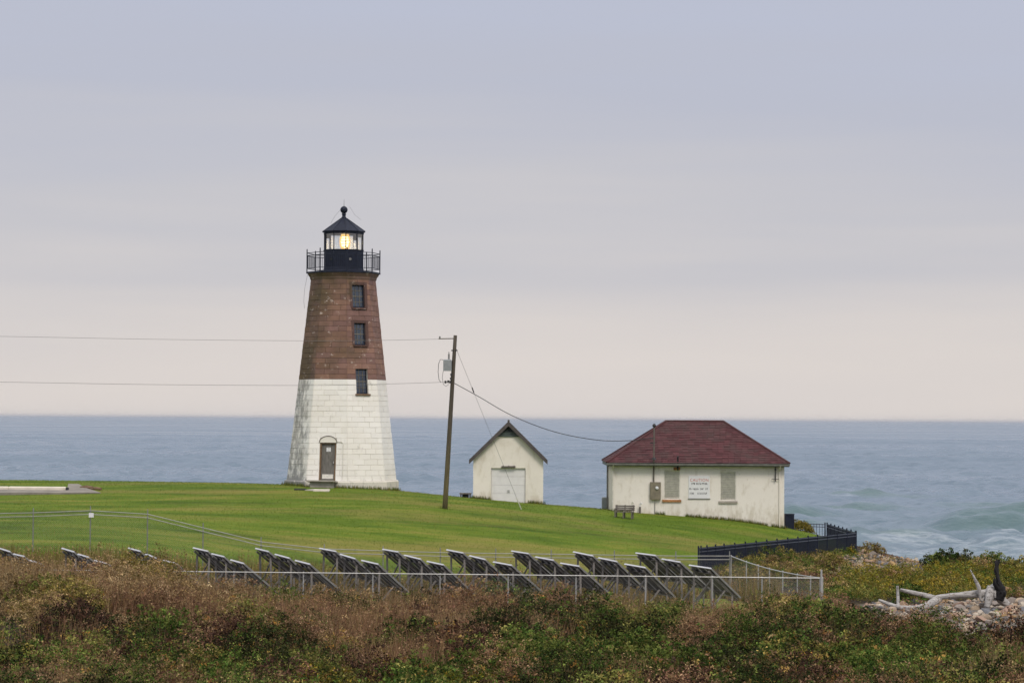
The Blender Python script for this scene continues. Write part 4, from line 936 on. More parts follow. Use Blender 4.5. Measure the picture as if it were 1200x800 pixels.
c = P(107, 603, 105.4); tagit(MB().bbox(c[0]-.1, c[0]+.1, c[1]-.02, c[1]-.0, c[2]-.1, c[2]+.08, .004).build('fence_tag', M['sign_white'], loc=c), 'small white tag fixed on the back fence at far left', 'tag')

# ------------------------------------------------------------------ black picket fence
def black_fence(tops, label, h=1.05, pitch=.085, pw=.029):
    """tops: world points along the top rail"""
    tp = [np.array(t) for t in tops]
    lo = [min(gz1(t[0], t[1]), t[2]-h+.12) for t in tp]
    fe = empty('picket_fence', (tp[0][0], tp[0][1], lo[0]), label, 'fence', 'black picket fence round the point')
    for p, z in zip(tp, lo):
        MB().bbox(p[0]-.035, p[0]+.035, p[1]-.035, p[1]+.035, z-.3, p[2]+.09, .012).build('post', M['fence_black'], fe)
    for off in (.04, .19, h-.12):
        mb = MB()
        for a, b in zip(tp[:-1], tp[1:]): mb.bar(a-np.array([0, 0, off]), b-np.array([0, 0, off]), .045, .04)
        mb.build('rail', M['fence_rail'], fe)
    mb = MB()
    for a, b in zip(tp[:-1], tp[1:]):
        L = np.hypot(*(b-a)[:2]); n = max(3, int(L/pitch))
        for i in range(1, n): c = a+(b-a)*i/n; mb.bar(c-np.array([0, 0, h-.05]), c, pw)
    o = mb.build('pickets', M['fence_black'], fe); o['kind'] = 'stuff'
    return fe
BF = [818.5, 821.5, 828.5, 838.5, 848.5, 861, 873.5, 886, 898.5, 910.5, 923, 935, 947, 958, 969.5, 981, 992.5, 1003.3]
bft = []
for px in BF:
    t = (px-818.5)/(1003.3-818.5); bft.append(P(px, 641.5-18*t, 117.5+19*t))
black_fence(bft, 'long black picket fence run beside the scrub below the house', 1.12)
C1 = bft[-1]; C2 = P(969.3, 613.5, 150); C3 = P(921, 611.5, 150.5)
def seg(a, b, n): return [a+(b-a)*i/n for i in range(n+1)]
black_fence(seg(C1+np.array([-.02, .15, 0]), C2, 7), 'black picket fence run going back towards the sea at the corner', 1.05)
black_fence(seg(C2+np.array([-.12, .02, 0]), C3, 2), 'short open black picket fence run against the water right of the house', 1.1, .16, .022)

# ------------------------------------------------------------------ solar panels
sp = empty('solar_panel', (0, 0, 0), 'x', 'solar panel', 'ground-mounted solar panels in the fenced field')
rd = Vector((0.47, -0.883, -0.045)); ad = Vector((0.883, 0.47, 0)); WID, SC_H, SC_V = 1.38, 1.34, 1.08
sdir = (ad*SC_H + Vector((0, 0, -SC_V))); SL = sdir.length; sdir.normalize(); rd.normalize(); nrm = rd.cross(sdir); nrm = nrm if nrm.z > 0 else -nrm
def pl(u, s, n=0.0): return rd*u + sdir*s + nrm*n            # origin: far end of the top edge
def slab(mb, u0, u1, s0, s1, n0, n1):
    mb.add([pl(u0,s0,n0), pl(u1,s0,n0), pl(u1,s1,n0), pl(u0,s1,n0), pl(u0,s0,n1), pl(u1,s0,n1), pl(u1,s1,n1), pl(u0,s1,n1)], [(3,2,1,0),(4,5,6,7),(0,1,5,4),(1,2,6,5),(2,3,7,6),(3,0,4,7)]); return mb
nm_ = 3
for i in range(nm_):
    u0, u1 = WID*i/nm_+.012, WID*(i+1)/nm_-.012
    mo = slab(MB(), u0+.025, u1-.025, .03, SL-.03, -.012, 0.006).build('module', M['panel_back'], sp)
    slab(MB(), u0+.028, u1-.028, .033, SL-.033, .007, .011).build('cell_face', M['panel_cell'], mo)
    fr = MB(); slab(fr, u0, u0+.025, 0, SL, -.02, .014); slab(fr, u1-.025, u1, 0, SL, -.02, .014); slab(fr, u0+.026, u1-.026, 0, .029, -.03, .014); slab(fr, u0+.026, u1-.026, SL-.029, SL, -.03, .014)
    fr.build('module_frame', M['alu'], mo)
    slab(MB(), (u0+u1)/2-.05, (u0+u1)/2+.05, .2, .36, -.05, -.013).build('junction_box', M['dark'], mo)
slab(MB(), -.02, WID+.02, -.028, -.003, -.035, .02).build('top_edge_trim', M['alu'], sp)
slab(MB(), WID+.003, WID+.022, .05, SL, -.045, .02).build('side_trim', M['galv_dark'], sp)
for s in (.28, SL-.32): slab(MB(), -.04, WID+.04, s, s+.07, -.062, -.031).build('support_rail', M['rack'], sp)
GH = 1.90
for u in (.12, WID-.12):
    slab(MB(), u-.03, u+.03, .05, SL-.05, -.13, -.063).build('rafter', M['rack'], sp)
    a = pl(u, .25, -.13); MB().bar(a, (a.x, a.y, -GH-.5), .07, .07).build('leg', M['rack'], sp)
    b = pl(u, SL-.28, -.13); MB().bar(b, (b.x, b.y, -GH-.6), .06, .06).build('leg', M['rack'], sp)
    MB().bar((a.x, a.y, -GH+.35), pl(u, SL*.62, -.19), .05, .05).build('brace', M['rack'], sp)
a = pl(.12, .25, -.13); b = pl(WID-.12, .25, -.13); MB().bar((a.x, a.y, -GH+.5), (b.x, b.y, -.45), .04, .05).build('cross_brace', M['rack'], sp)
ROWS = [(-78, 641.5), (-1, 642), (73, 642.2), (151, 642), (227, 641.7), (300, 642.3), (375, 642.3), (449, 643.4), (524, 644), (600, 645.4), (672.5, 646.4), (745.6, 647.7)]
STEP = ((0.91, -1.72, -.13),)
ordn = ['first', 'second', 'third', 'fourth', 'fifth', 'sixth', 'seventh', 'eighth', 'ninth', 'tenth', 'eleventh']
rr_p = random.Random(12); pos = ['rearmost', 'middle', 'nearest']; first = True
for ri, (x, y) in enumerate(ROWS[1:]):
    p0 = P(x, y, 98.6)
    for j in range(3):
        p = p0 + np.array(STEP[0])*j
        o = sp if first else copy_tree(sp); first = False
        o.location = tuple(float(c) for c in p); o.rotation_euler = (rr_p.uniform(-.02, .02), rr_p.uniform(-.035, .035), rr_p.uniform(-.05, .05))
        left = ri; right = 10-ri
        if left <= 5: lab = f'{pos[j]} tilted solar panel in the {ordn[left]} row from the left'
        else: lab = f'{pos[j]} tilted solar panel in the {ordn[right] + " row from the right" if right else "row at the right end, by the fence corner"}'
        o['label'] = lab

# ------------------------------------------------------------------ rocks and driftwood
def rock_mesh(seed, sub=2):
    bm = bmesh.new(); bmesh.ops.create_icosphere(bm, subdivisions=sub, radius=1); r = random.Random(seed)
    ps = [(Vector((r.gauss(0, 1), r.gauss(0, 1), r.gauss(0, 1))).normalized(), r.uniform(.35, .8)) for _ in range(12)]
    for v in bm.verts:
        c = v.co.copy()
        for n, d in ps:
            t = c.dot(n)
            if t > d: c -= n*(t-d)*.9
        v.co = c*(1+r.uniform(-.04, .04))
    vs = np.array([v.co[:] for v in bm.verts]); fs = np.array([[v.index for v in f.verts] for f in bm.faces]); bm.free(); return vs, fs
RP = [rock_mesh(s) for s in range(8)]; RPS = [rock_mesh(s, 1) for s in range(6)]
RC = [(0.38, 0.25, 0.155), (0.45, 0.35, 0.25), (0.29, 0.25, 0.22), (0.16, 0.17, 0.19), (0.40, 0.26, 0.19), (0.52, 0.45, 0.36), (0.08, 0.08, 0.085), (0.42, 0.27, 0.12)]
RN = ['tan', 'pale tan', 'greyish', 'slate grey', 'pinkish', 'cream', 'dark grey', 'ochre']
rr = random.Random(4); shared = []
for i in range(12):
    vs, fs = RP[i % 8]; me = bpy.data.meshes.new('rock'); me.from_pydata(vs.tolist(), [], fs.tolist())
    a = me.attributes.new('Col', 'FLOAT_COLOR', 'POINT'); c = RC[i % 8]; a.data.foreach_set('color', np.tile((*c, 1), (len(vs), 1)).astype(np.float32).ravel()); me.materials.append(M['rock']); shared.append(me)
def put_rock(x, y, s, label, group):
    ki = rr.randrange(12); label = RN[ki % 8] + ' ' + label; group = RN[ki % 8] + ' ' + group
    o = bpy.data.objects.new('rock', shared[ki]); COL.objects.link(o); o.scale = (s*rr.uniform(.9, 1.4), s*rr.uniform(.8, 1.2), s*rr.uniform(.5, .8)); o.rotation_euler = (rr.uniform(-.3, .3), rr.uniform(-.3, .3), rr.uniform(0, 6.28))
    o.location = (x, y, gz1(x, y)+s*.22); tagit(o, label, 'rock', group)
def sample_poly(poly, n, rng):
    a = np.array(poly); out = np.zeros((0, 2))
    while len(out) < n:
        p = rng.uniform(a.min(0), a.max(0), (n*2, 2)); out = np.r_[out, p[in_poly(p[:, 0], p[:, 1], poly)]]
    return out[:n]
BV = [(x, y) for x, y in sample_poly(BEACH, 900, RNG) if x < 0.206*y]
for x, y in BV[:95]: put_rock(x, y, rr.uniform(.16, .32), 'rock on the shingle beach around the driftwood', 'rocks on the shingle beach')
for x, y in sample_poly(HEAP, 45, RNG): put_rock(x, y, rr.uniform(.14, .30), 'rock in the rubble heap by the black fence corner', 'rocks heaped below the black fence')
def pebbles(name, poly, n, smin, smax, label):
    pts = sample_poly(poly, n, RNG); V = []; Fq = []; Cq = []; b = 0
    z = gz(pts[:, 0], pts[:, 1])
    for i in range(n):
        vs, fs = RPS[i % 6]; s = smin+(smax-smin)*RNG.random()**2.2; an = RNG.random()*6.28; ca, sa = math.cos(an), math.sin(an)
        v = vs*np.array([s*1.25, s, s*.65]); v = np.stack([v[:, 0]*ca-v[:, 1]*sa, v[:, 0]*sa+v[:, 1]*ca, v[:, 2]], 1) + np.array([pts[i, 0], pts[i, 1], z[i]+s*.2])
        V.append(v); Fq.append(fs+b); b += len(v); c = np.array(RC[RNG.integers(8)])*RNG.uniform(.7, 1.2); Cq.append(np.tile(c, (len(v), 1)))
    tagit(mesh_np(name, np.concatenate(V), np.concatenate(Fq), M['rock'], col=np.concatenate(Cq)), label, 'pebbles', kind='stuff')
pebbles('shingle', BEACH, 6500, .03, .17, 'pale pebbles of the shingle beach at the right edge')
pebbles('rubble', HEAP, 1500, .04, .16, 'pinkish rubble below the black fence')

D = 99.0
def PG(px, py, dz=0.0, d=D): p = P(px, py, d); return p
dw = empty('driftwood', hit(1150, 714, 90), 'bleached grey driftwood tree with forked trunk and roots on the shingle', 'driftwood')
def limb(name, pts, rad, mat='driftwood', parent=dw):
    P3 = [PG(a[0], a[1], 0, D+(a[2] if len(a) > 2 else 0)) for a in pts]; out = []; ro = []
    for i in range(len(P3)-1):
        a, b, c, d_ = P3[max(i-1, 0)], P3[i], P3[i+1], P3[min(i+2, len(P3)-1)]
        for j in range(4):
            t = j/4; out.append(.5*((2*b)+(c-a)*t+(2*a-5*b+4*c-d_)*t*t+(-a+3*b-3*c+d_)*t**3)); ro.append((rad[i]*(1-t)+rad[i+1]*t)*rr.uniform(.92, 1.08))
    out.append(P3[-1]); ro.append(rad[-1]); mb = MB().tube(out, ro, 12)
    ph = [rr.uniform(0, 6.28) for _ in range(4)]; jag = .13 if mat == 'driftwood' else .32
    for i in range(len(out)):                                   # ridged, uneven wood
        for k in range(12):
            v = np.array(mb.v[i*12+k]); t = 2*math.pi*k/12; f = 1+jag*(math.sin(2*t+ph[0]+.35*i)+.6*math.sin(5*t+ph[1]-.5*i)+.5*math.sin(3*t+ph[2])*math.sin(i*.9+ph[3]))+rr.uniform(-jag, jag)*.5
            mb.v[i*12+k] = tuple(out[i]+(v-out[i])*f)
    return mb.build(name, M[mat], parent, True)
limb('trunk', [(1168, 695, -.1), (1155, 695), (1130, 696.5), (1105, 699), (1095, 701)], [.24, .15, .115, .11, .12])
limb('limb', [(1098, 701), (1086, 697.5), (1070, 694), (1055, 690.5)], [.11, .085, .075, .055])
limb('limb', [(1099, 701.5), (1092, 706, -.5), (1080, 711.5, -1.4), (1064, 713, -2.0), (1048, 709.5, -2.0), (1030, 702.5, -1.6)], [.14, .13, .12, .11, .09, .05])
limb('upright_stub', [(1052.5, 711, -.2), (1052.3, 698), (1051.8, 686)], [.055, .06, .045])
limb('root', [(1163, 690), (1159, 700, -.2), (1156, 712, -.35)], [.22, .20, .10])
limb('root', [(1166, 692), (1174, 702), (1182, 708.5)], [.18, .15, .09])
limb('root', [(1157, 694), (1150, 704, -.2), (1147, 688, -.25), (1142, 677, -.25), (1137, 667, -.2)], [.10, .03, .07, .045, .015])
limb('root', [(1160, 692, .2), (1168, 690, .3), (1176, 695, .35)], [.18, .2, .1])
cs = empty('charred_stump', PG(1172, 703), 'jagged black charred stump standing on the driftwood roots', 'stump')
limb('burnt_trunk', [(1170, 703, -.28), (1172, 694, -.26), (1170.5, 684, -.2), (1168.5, 672, -.15), (1168, 659, -.1), (1168.6, 656, -.1)], [.12, .16, .13, .075, .07, .02], 'char', cs)
limb('burnt_branch', [(1171, 692, -.25), (1166, 684, -.3), (1165, 676, -.3)], [.10, .08, .02], 'char', cs)
limb('burnt_branch', [(1169, 674, -.15), (1166.5, 669, -.2), (1166.3, 662, -.2)], [.06, .04, .012], 'char', cs)
limb('burnt_branch', [(1168.5, 664, -.1), (1170.5, 659, -.1), (1171.3, 655, -.1)], [.05, .04, .012], 'char', cs)
limb('burnt_branch', [(1172, 692, -.25), (1177, 693, -.3), (1176, 700, -.3)], [.12, .10, .04], 'char', cs)

# ------------------------------------------------------------------ vegetation
PAL = {
 'green':   [(0.057, 0.101, 0.021), (0.092, 0.138, 0.028), (0.034, 0.063, 0.015), (0.138, 0.167, 0.041)],
 'light':   [(0.126, 0.150, 0.036), (0.168, 0.174, 0.046), (0.090, 0.120, 0.029), (0.216, 0.198, 0.060)],
 'dark':    [(0.028, 0.040, 0.014), (0.042, 0.040, 0.018), (0.022, 0.026, 0.012), (0.05, 0.055, 0.02)],
 'maroon':  [(0.060, 0.032, 0.024), (0.085, 0.044, 0.030), (0.035, 0.022, 0.018), (0.12, 0.068, 0.045)],
 'heath':   [(0.201, 0.107, 0.063), (0.244, 0.140, 0.081), (0.128, 0.067, 0.046), (0.329, 0.213, 0.128)],
 'brown':   [(0.237, 0.163, 0.073), (0.300, 0.206, 0.094), (0.156, 0.110, 0.053), (0.375, 0.269, 0.131)],
 'olive':   [(0.169, 0.144, 0.037), (0.206, 0.175, 0.050), (0.125, 0.119, 0.030), (0.263, 0.206, 0.062)],
 'yellow':  [(0.220, 0.176, 0.024), (0.182, 0.165, 0.022), (0.286, 0.204, 0.033), (0.138, 0.143, 0.022)],
 'orange':  [(0.300, 0.155, 0.040), (0.38, 0.24, 0.07), (0.20, 0.10, 0.035), (0.42, 0.30, 0.09)],
 'straw':   [(0.345, 0.247, 0.132), (0.276, 0.190, 0.098), (0.218, 0.132, 0.075), (0.402, 0.310, 0.172)],
}
def leaf_tris(c, size, rng, flat=0.15):
    """one small kite of two triangles' outline per leaf -> a single triangle each, random orientation"""
    n = len(c); nr = rng.normal(size=(n, 3)); nr[:, 2] = np.abs(nr[:, 2])+flat; nr /= np.linalg.norm(nr, axis=1)[:, None]
    t = rng.normal(size=(n, 3)); t -= nr*np.sum(t*nr, 1)[:, None]; t /= np.linalg.norm(t, axis=1)[:, None]; b = np.cross(nr, t)
    s = (size*rng.uniform(.6, 1.4, n))[:, None]
    v = np.stack([c - t*s*.55 - b*s*.36, c + t*s*.75, c - t*s*.45 + b*s*.40], 1); return v.reshape(-1, 3)
def blade_tris(base, tip, w, rng):
    n = len(base); a = rng.random(n)*6.28; s = np.stack([np.cos(a), np.sin(a)*.5, np.zeros(n)], 1)*w[:, None]
    return np.stack([base-s, base+s, tip], 1).reshape(-1, 3)
def colors(pal, n, rng, jit=.22):
    p = np.array(PAL[pal]); c = p[rng.integers(len(p), size=n)]; return c*(1+rng.normal(0, jit, n)).clip(.45, 1.7)[:, None]
def bush_pts(c, rx, ry, h, n, rng):
    """leaf positions for a lumpy dome"""
    ph = rng.random(6)*6.28; a = rng.random(n)*6.28; u = rng.random(n)**.52
    el = np.arcsin(np.clip(u, 0, 1)); rad = (0.55+.45*rng.random(n)**.45)*(1+.17*np.sin(3*a+ph[0])*np.sin(2.5*el+ph[1])+.12*np.sin(7*a+ph[2])*np.cos(5*el+ph[3])+.10*np.sin(13*a+ph[4]+6*el))
    x = c[0]+rx*rad*np.cos(el)*np.cos(a); y = c[1]+ry*rad*np.cos(el)*np.sin(a)
    return np.stack([x, y, gz(x, y)+h*rad*(.08+.92*np.sin(el))], 1)
def sprigs(c, rx, ry, h, n, pals, rng, k=11, jit=.34):
    """leaves gathered in sprigs at the twig ends, each sprig of one tint; pals: [(palette, share), ...]"""
    m = max(8, n//k); ctr = bush_pts(c, rx, ry, h, m, rng); pts = np.repeat(ctr, k, axis=0)+rng.normal(0, 1, (m*k, 3))*np.array([.065, .065, .045])
    r = rng.random(m); col = colors(pals[0][0], m, rng, jit)
    for p, sh in pals[1:]:
        q_ = rng.random(m) < sh; col = np.where(q_[:, None], colors(p, m, rng, jit), col)
    return pts, np.repeat(col, k, axis=0)*rng.uniform(.72, 1.28, (m*k, 1))
def build_leaves(parts, name, parent=None, loc=None):
    V = np.concatenate([p[0] for p in parts]); C = np.concatenate([np.repeat(p[1], 3, axis=0) for p in parts])
    return mesh_np(name, V, np.arange(len(V)).reshape(-1, 3), M['leaf'], parent, col=C, loc=loc)
TWC = np.array((0.085, 0.062, 0.045))
def twigs(c, rx, ry, h, n, rng):
    a = rng.random(n)*6.28; r = np.sqrt(rng.random(n)); b = np.stack([c[0]+rx*.35*r*np.cos(a), c[1]+ry*.35*r*np.sin(a), np.zeros(n)], 1); b[:, 2] = gz(b[:, 0], b[:, 1])-.03
    t = np.stack([c[0]+rx*.85*r*np.cos(a), c[1]+ry*.85*r*np.sin(a), b[:, 2]+h*(.65+.42*rng.random(n))*np.sqrt(1-.55*r*r)], 1)
    return blade_tris(b, t, np.full(n, .010), rng)

# distinct shrubs: (x, base y, top y, half width px, palette, second palette, share of second, leaf size, label)
SHR = [
 (92, 762, 711, 62, 'maroon', 'dark', .3, .05, 'large dark maroon shrub at the lower left'),
 (196, 764, 721, 56, 'green', 'light', .35, .055, 'bright green shrub right of the dark maroon shrub'),
 (168, 806, 764, 52, 'dark', 'maroon', .25, .055, 'nearly black green shrub at the bottom edge, lower left'),
 (28, 802, 764, 44, 'olive', 'yellow', .3, .055, 'olive shrub with yellow leaves in the bottom left corner'),
 (66, 800, 752, 40, 'maroon', 'brown', .4, .04, 'twiggy purple brown shrub below the dark maroon shrub'),
 (286, 744, 722, 20, 'orange', 'brown', .5, .06, 'small shrub with pale orange leaves, right of the bright green shrub'),
 (366, 756, 722, 46, 'green', 'dark', .4, .055, 'green shrub under the brown heath, left of centre'),
 (402, 776, 746, 34, 'orange', 'olive', .5, .06, 'shrub with scattered orange and tan leaves, left of centre'),
 (487, 772, 728, 56, 'dark', 'green', .45, .055, 'broad dark green shrub, bottom centre left'),
 (440, 752, 716, 44, 'heath', 'brown', .5, .04, 'grey brown heathery shrub below the middle fence posts'),
 (592, 722, 688, 44, 'green', 'dark', .5, .05, 'rounded dark green shrub touching the fence near the centre'),
 (528, 728, 692, 38, 'dark', 'heath', .5, .05, 'dark brown and green shrub left of the rounded shrub at the fence'),
 (652, 724, 694, 40, 'maroon', 'green', .35, .05, 'reddish dark shrub below the panels right of centre'),
 (484, 742, 724, 20, 'yellow', 'olive', .4, .055, 'small yellow leaved shrub amid heath, left of centre'),
 (690, 754, 722, 46, 'maroon', 'dark', .5, .05, 'low dark maroon shrub with yellow plants behind, right of centre'),
 (684, 736, 718, 22, 'yellow', 'olive', .4, .05, 'yellow flowering shrub behind the low dark maroon shrub'),
 (604, 806, 744, 66, 'light', 'green', .45, .055, 'big light green shrub at the bottom centre'),
 (742, 812, 748, 74, 'green', 'light', .4, .055, 'big mid green shrub at the bottom, right of centre'),
 (838, 806, 752, 60, 'dark', 'green', .5, .055, 'deep green shrub at the bottom between two lighter shrubs'),
 (918, 808, 750, 56, 'green', 'olive', .4, .055, 'green olive shrub at the bottom right of the deep green one'),
 (800, 740, 712, 56, 'green', 'light', .3, .05, 'low green shrub in front of the right fence posts'),
 (876, 742, 714, 36, 'heath', 'orange', .3, .05, 'rusty red shrub left of the brown shrub at the fence corner'),
 (930, 740, 702, 48, 'brown', 'green', .4, .05, 'brown and green shrub in front of the white fence corner post'),
 (1018, 754, 718, 44, 'dark', 'green', .4, .05, 'dark green shrub in front of the driftwood tip'),
 (1082, 758, 728, 46, 'heath', 'maroon', .4, .04, 'red brown heath clump between the driftwood and the bottom shrubs'),
 (985, 742, 706, 38, 'heath', 'brown', .4, .04, 'reddish heath clump right of the white corner post'),
 (1000, 806, 754, 58, 'olive', 'green', .45, .05, 'olive shrub at the bottom right with red grass above it'),
 (1150, 808, 756, 60, 'green', 'light', .35, .055, 'green shrub in the bottom right corner'),
 (1080, 806, 764, 46, 'light', 'olive', .4, .055, 'yellow green shrub left of the bottom right corner shrub'),
 (1194, 756, 742, 18, 'maroon', 'dark', .5, .05, 'small dark shrub at the right edge on the shingle'),
 (340, 806, 768, 60, 'olive', 'green', .5, .055, 'olive green shrub at the bottom edge, left of centre'),
 (460, 812, 778, 60, 'light', 'yellow', .35, .055, 'yellow green shrub at the bottom edge, below the broad dark shrub'),
 (256, 806, 770, 40, 'maroon', 'brown', .5, .045, 'brown twiggy shrub at the bottom edge by the near black shrub'),
 (1066, 709, 686, 26, 'green', 'green', .5, .06, 'fresh green plant growing through the fork of the driftwood'),
 (1112, 668, 647, 34, 'green', 'dark', .5, .07, 'dark green shrub on the skyline in front of the surf'),
 (1164, 668, 649, 26, 'green', 'light', .4, .07, 'green shrub on the skyline behind the charred stump'),
 (1198, 672, 656, 20, 'light', 'olive', .4, .07, 'pale green shrub on the skyline at the right edge'),
 (1023, 649, 638, 17, 'brown', 'olive', .4, .06, 'small brown bush beyond the black fence corner'),
 (974, 670, 650, 26, 'olive', 'brown', .3, .06, 'olive bush at the foot of the black fence'),
 (998, 651, 641, 5, 'yellow', 'olive', .4, .05, 'tiny yellow bush at the last post of the black fence'),
 (900, 673, 664, 24, 'olive', 'brown', .4, .06, 'low dry bush under the middle of the black fence'),
]
srng = np.random.default_rng(21); SHRUB_AT = []
for (x, yb, yt, hwp, p1, p2, sh2, ls, lab) in SHR:
    c = hit(x, yb, 60); d = c[1]; mpp = d/F; rx = hwp*mpp; h = max((P(x, yt, d)[2]-c[2])*1.0, .25); ry = min(rx*.9, 1.6)
    h *= 1.1; ls *= 1.3; SHRUB_AT.append((c[0], c[1], rx))
    n = int(min(8000, 900*rx*ry*(.6+h)/(ls/.06)**1.3 + 400))
    ro = empty('shrub', c, lab, 'shrub', 'shrubs of the coastal scrub')
    pts, col = sprigs(c, rx, ry, h, int(n*1.15), [(p1, 1), (p2, sh2)], srng)
    lv = leaf_tris(pts, np.full(len(pts), ls), srng)
    build_leaves([(lv, col)], 'foliage', ro)
    tw = twigs(c, rx, ry, h*1.05, int(30+60*rx), srng); build_leaves([(tw, np.tile(TWC, (len(tw)//3, 1))*srng.uniform(.6, 1.7, (len(tw)//3, 1)))], 'stem', ro)
# the bush between the house and the black fence
c = np.array([*Pd(939, 145), 0]); c[2] = gz1(c[0], c[1]); ro = empty('shrub', c, 'yellow green bush between the house corner and the black fence', 'shrub', 'shrubs of the coastal scrub')
h = P(939, 611, 145)[2]-c[2]; pts = bush_pts(c, .85, .8, h, 2600, srng)
build_leaves([(leaf_tris(pts, np.full(2600, .07), srng), np.concatenate([colors('yellow', 1500, srng), colors('olive', 1100, srng)]))], 'foliage', ro)
tw = twigs(c, .85, .8, h*.9, 60, srng); build_leaves([(tw, np.tile(TWC, (60, 1)))], 'stem', ro)

# the mass of brush nobody could count
rng = np.random.default_rng(31)
def top_row(px, d):
    """photo row that the brush d metres out reaches up to"""
    yf = np.interp(px, [330, 420, 500, 560, 640, 690, 750, 850, 890, 915, 960, 1000], [684, 688, 690, 682, 684, 692, 702, 708, 706, 694, 692, 702])
    k1 = np.clip((d-80)/6, 0, 1); y = np.interp(d, [57, 61, 66, 72, 80], [792, 780, 756, 730, 706])*(1-k1)+yf*k1
    yl = np.interp(d, [57, 66, 74, 80, 84, 91], [792, 758, 715, 678, 655, 652]); k = np.clip((330-px)/130, 0, 1); y = y*(1-k)+yl*k
    yr = np.interp(px, [980, 1010, 1060, 1130, 1160], [704, 718, 734, 756, 772]); kr = np.clip((px-980)/30, 0, 1)*(d > 76)
    return y*(1-kr)+np.maximum(y, yr)*kr
def zone_pal(x, y):
    """what grows where: tan and reddish heath near the fence, greener and darker towards the camera"""
    t = (92-y)/30; n = float(NB.fbm(np.array([x*.22+9]), np.array([y*.16]), 3)[0]); r = rng.random(); px = 600+x/y*F
    if px < 330 and y > 76: return 'brown' if r < .38 else 'olive' if r < .68 else 'straw' if r < .80 else 'heath' if r < .92 else 'light'
    if px > 985 and y > 79: return 'heath' if r < .62 else 'maroon' if r < .85 else 'dark'
    if t < .30: return 'heath' if r < .40 else 'brown' if r < .52 else 'maroon' if r < .68 else 'green' if r < .88 else 'dark'
    if n < .50: return 'dark' if r < .38 else 'maroon' if r < .60 else 'green' if r < .84 else 'heath'
    return 'green' if r < .40 else 'light' if r < .58 else 'olive' if r < .70 else 'dark' if r < .84 else 'heath' if r < .94 else 'yellow'
parts = []; tot = 0; SHC = np.array(SHRUB_AT)
NB_ = 560
for i in range(NB_):
    y = rng.uniform(57, 89.6); x = rng.uniform(-.215*y, .215*y); px = 600+x/y*F
    if in_poly(np.array([x]), np.array([y]), BEACH)[0] or (x > 14.0 and y > 84.5): continue
    dd = np.hypot((SHC[:, 0]-x), np.where(y < SHC[:, 1], .45, 1.0)*(SHC[:, 1]-y)); near = np.any(dd < SHC[:, 2]*1.15)
    hmax = P(px, float(top_row(px, y)), y)[2] - gz1(x, y)
    if hmax < .2: continue
    h = min(hmax, 1.9)*(rng.uniform(.28, .5) if rng.random() < .58 else rng.uniform(.85, 1.08))
    if near: h *= .45
    r_ = rng.uniform(.30, .55) + .30*h; rx_ = r_*rng.uniform(1.1, 2.2)
    pal = zone_pal(x, y); heathy = pal in ('heath', 'brown', 'straw'); ls = rng.uniform(.034, .046) if heathy else rng.uniform(.046, .066)
    n = int(1150*rx_*(r_+.7*h)*(.055/ls)**1.4)
    alt = {'green': 'light', 'light': 'olive', 'dark': 'green', 'maroon': 'heath', 'heath': 'brown', 'brown': 'straw', 'olive': 'brown', 'straw': 'brown', 'yellow': 'olive', 'orange': 'brown'}[pal]
    pts, cc = sprigs((x, y), rx_, r_, h, int(n*1.1), [(pal, 1), (alt, .22), ('orange', .02 if heathy else .035)], rng); cc = cc*rng.uniform(.65, 1.3)
    parts.append((leaf_tris(pts, np.full(len(pts), ls), rng), cc)); tot += n
    k = int(22+40*rx_*(1.3 if heathy else 1)); tw = twigs((x, y), rx_, r_, h*1.12, k, rng); tc_ = np.array((.19, .125, .08)) if heathy else TWC; parts.append((tw, np.tile(tc_, (k, 1))*rng.uniform(.5, 1.9, (k, 1))))
n = 130000; y = rng.uniform(57, 90.3, n); x = rng.uniform(-.215, .215, n)*y; kp = ~in_poly(x, y, BEACH) & ~((x > 14.0) & (y > 84.5)); x, y = x[kp], y[kp]; n = len(x)   # creeping cover between the bushes
tint = NC.fbm(x*.5, y*.5, 3); cc = np.where((tint > .54)[:, None], colors('green', n, rng), np.where((tint > .46)[:, None], colors('maroon', n, rng), colors('brown', n, rng)*.7))
parts.append((leaf_tris(np.stack([x, y, gz(x, y)+.02+.3*rng.random(n)**1.5], 1), np.full(n, .06), rng), cc))
o = build_leaves(parts, 'low_brush'); tagit(o, 'tangled low brush of heath and leafy scrub filling the foreground', 'brush', kind='stuff')
# dry grass and heath stems, in patches
n = 210000; y = rng.uniform(57, 92, n); x = rng.uniform(-.22, .22, n)*y; px = 600+x/y*F
nn = NA.fbm(x*.30, y*.30, 3)-.06+.15*sstep(74, 88, y)+.05*(px < 330); keep = (nn + .14*rng.random(n) > .72) & ~in_poly(x, y, BEACH) & ~((x > 14.4) & (y > 86)) & ~((y > 90.0) & (x > -8) & (x < 10.9))
x, y, px = x[keep], y[keep], px[keep]; n = len(x); z = gz(x, y)
hm = np.array([P(a, b, c)[2] for a, b, c in zip(px, top_row(px, y), y)])-z; hgt = np.clip(hm, .15, 1.5)*rng.uniform(.5, 1.08, n)
lean = rng.normal(0, .16, (n, 2))*hgt[:, None]
b0 = np.stack([x, y, z+hgt*.25], 1); tip = np.stack([x+lean[:, 0], y+lean[:, 1], z+hgt], 1)
pm = NC.fbm(x*.2, y*.3, 3); cc = np.where((pm > .52)[:, None], colors('straw', n, rng), colors('heath', n, rng)); cc = np.where((rng.random(n) < .25)[:, None], colors('brown', n, rng), cc)
V = blade_tris(b0, tip, np.full(n, .010), rng)
m_ = rng.random(n) < .5; hd = tip[m_]+rng.normal(0, .03, (m_.sum(), 3)); V2 = leaf_tris(hd, np.full(len(hd), .042), rng, 0.0)   # feathery seed heads
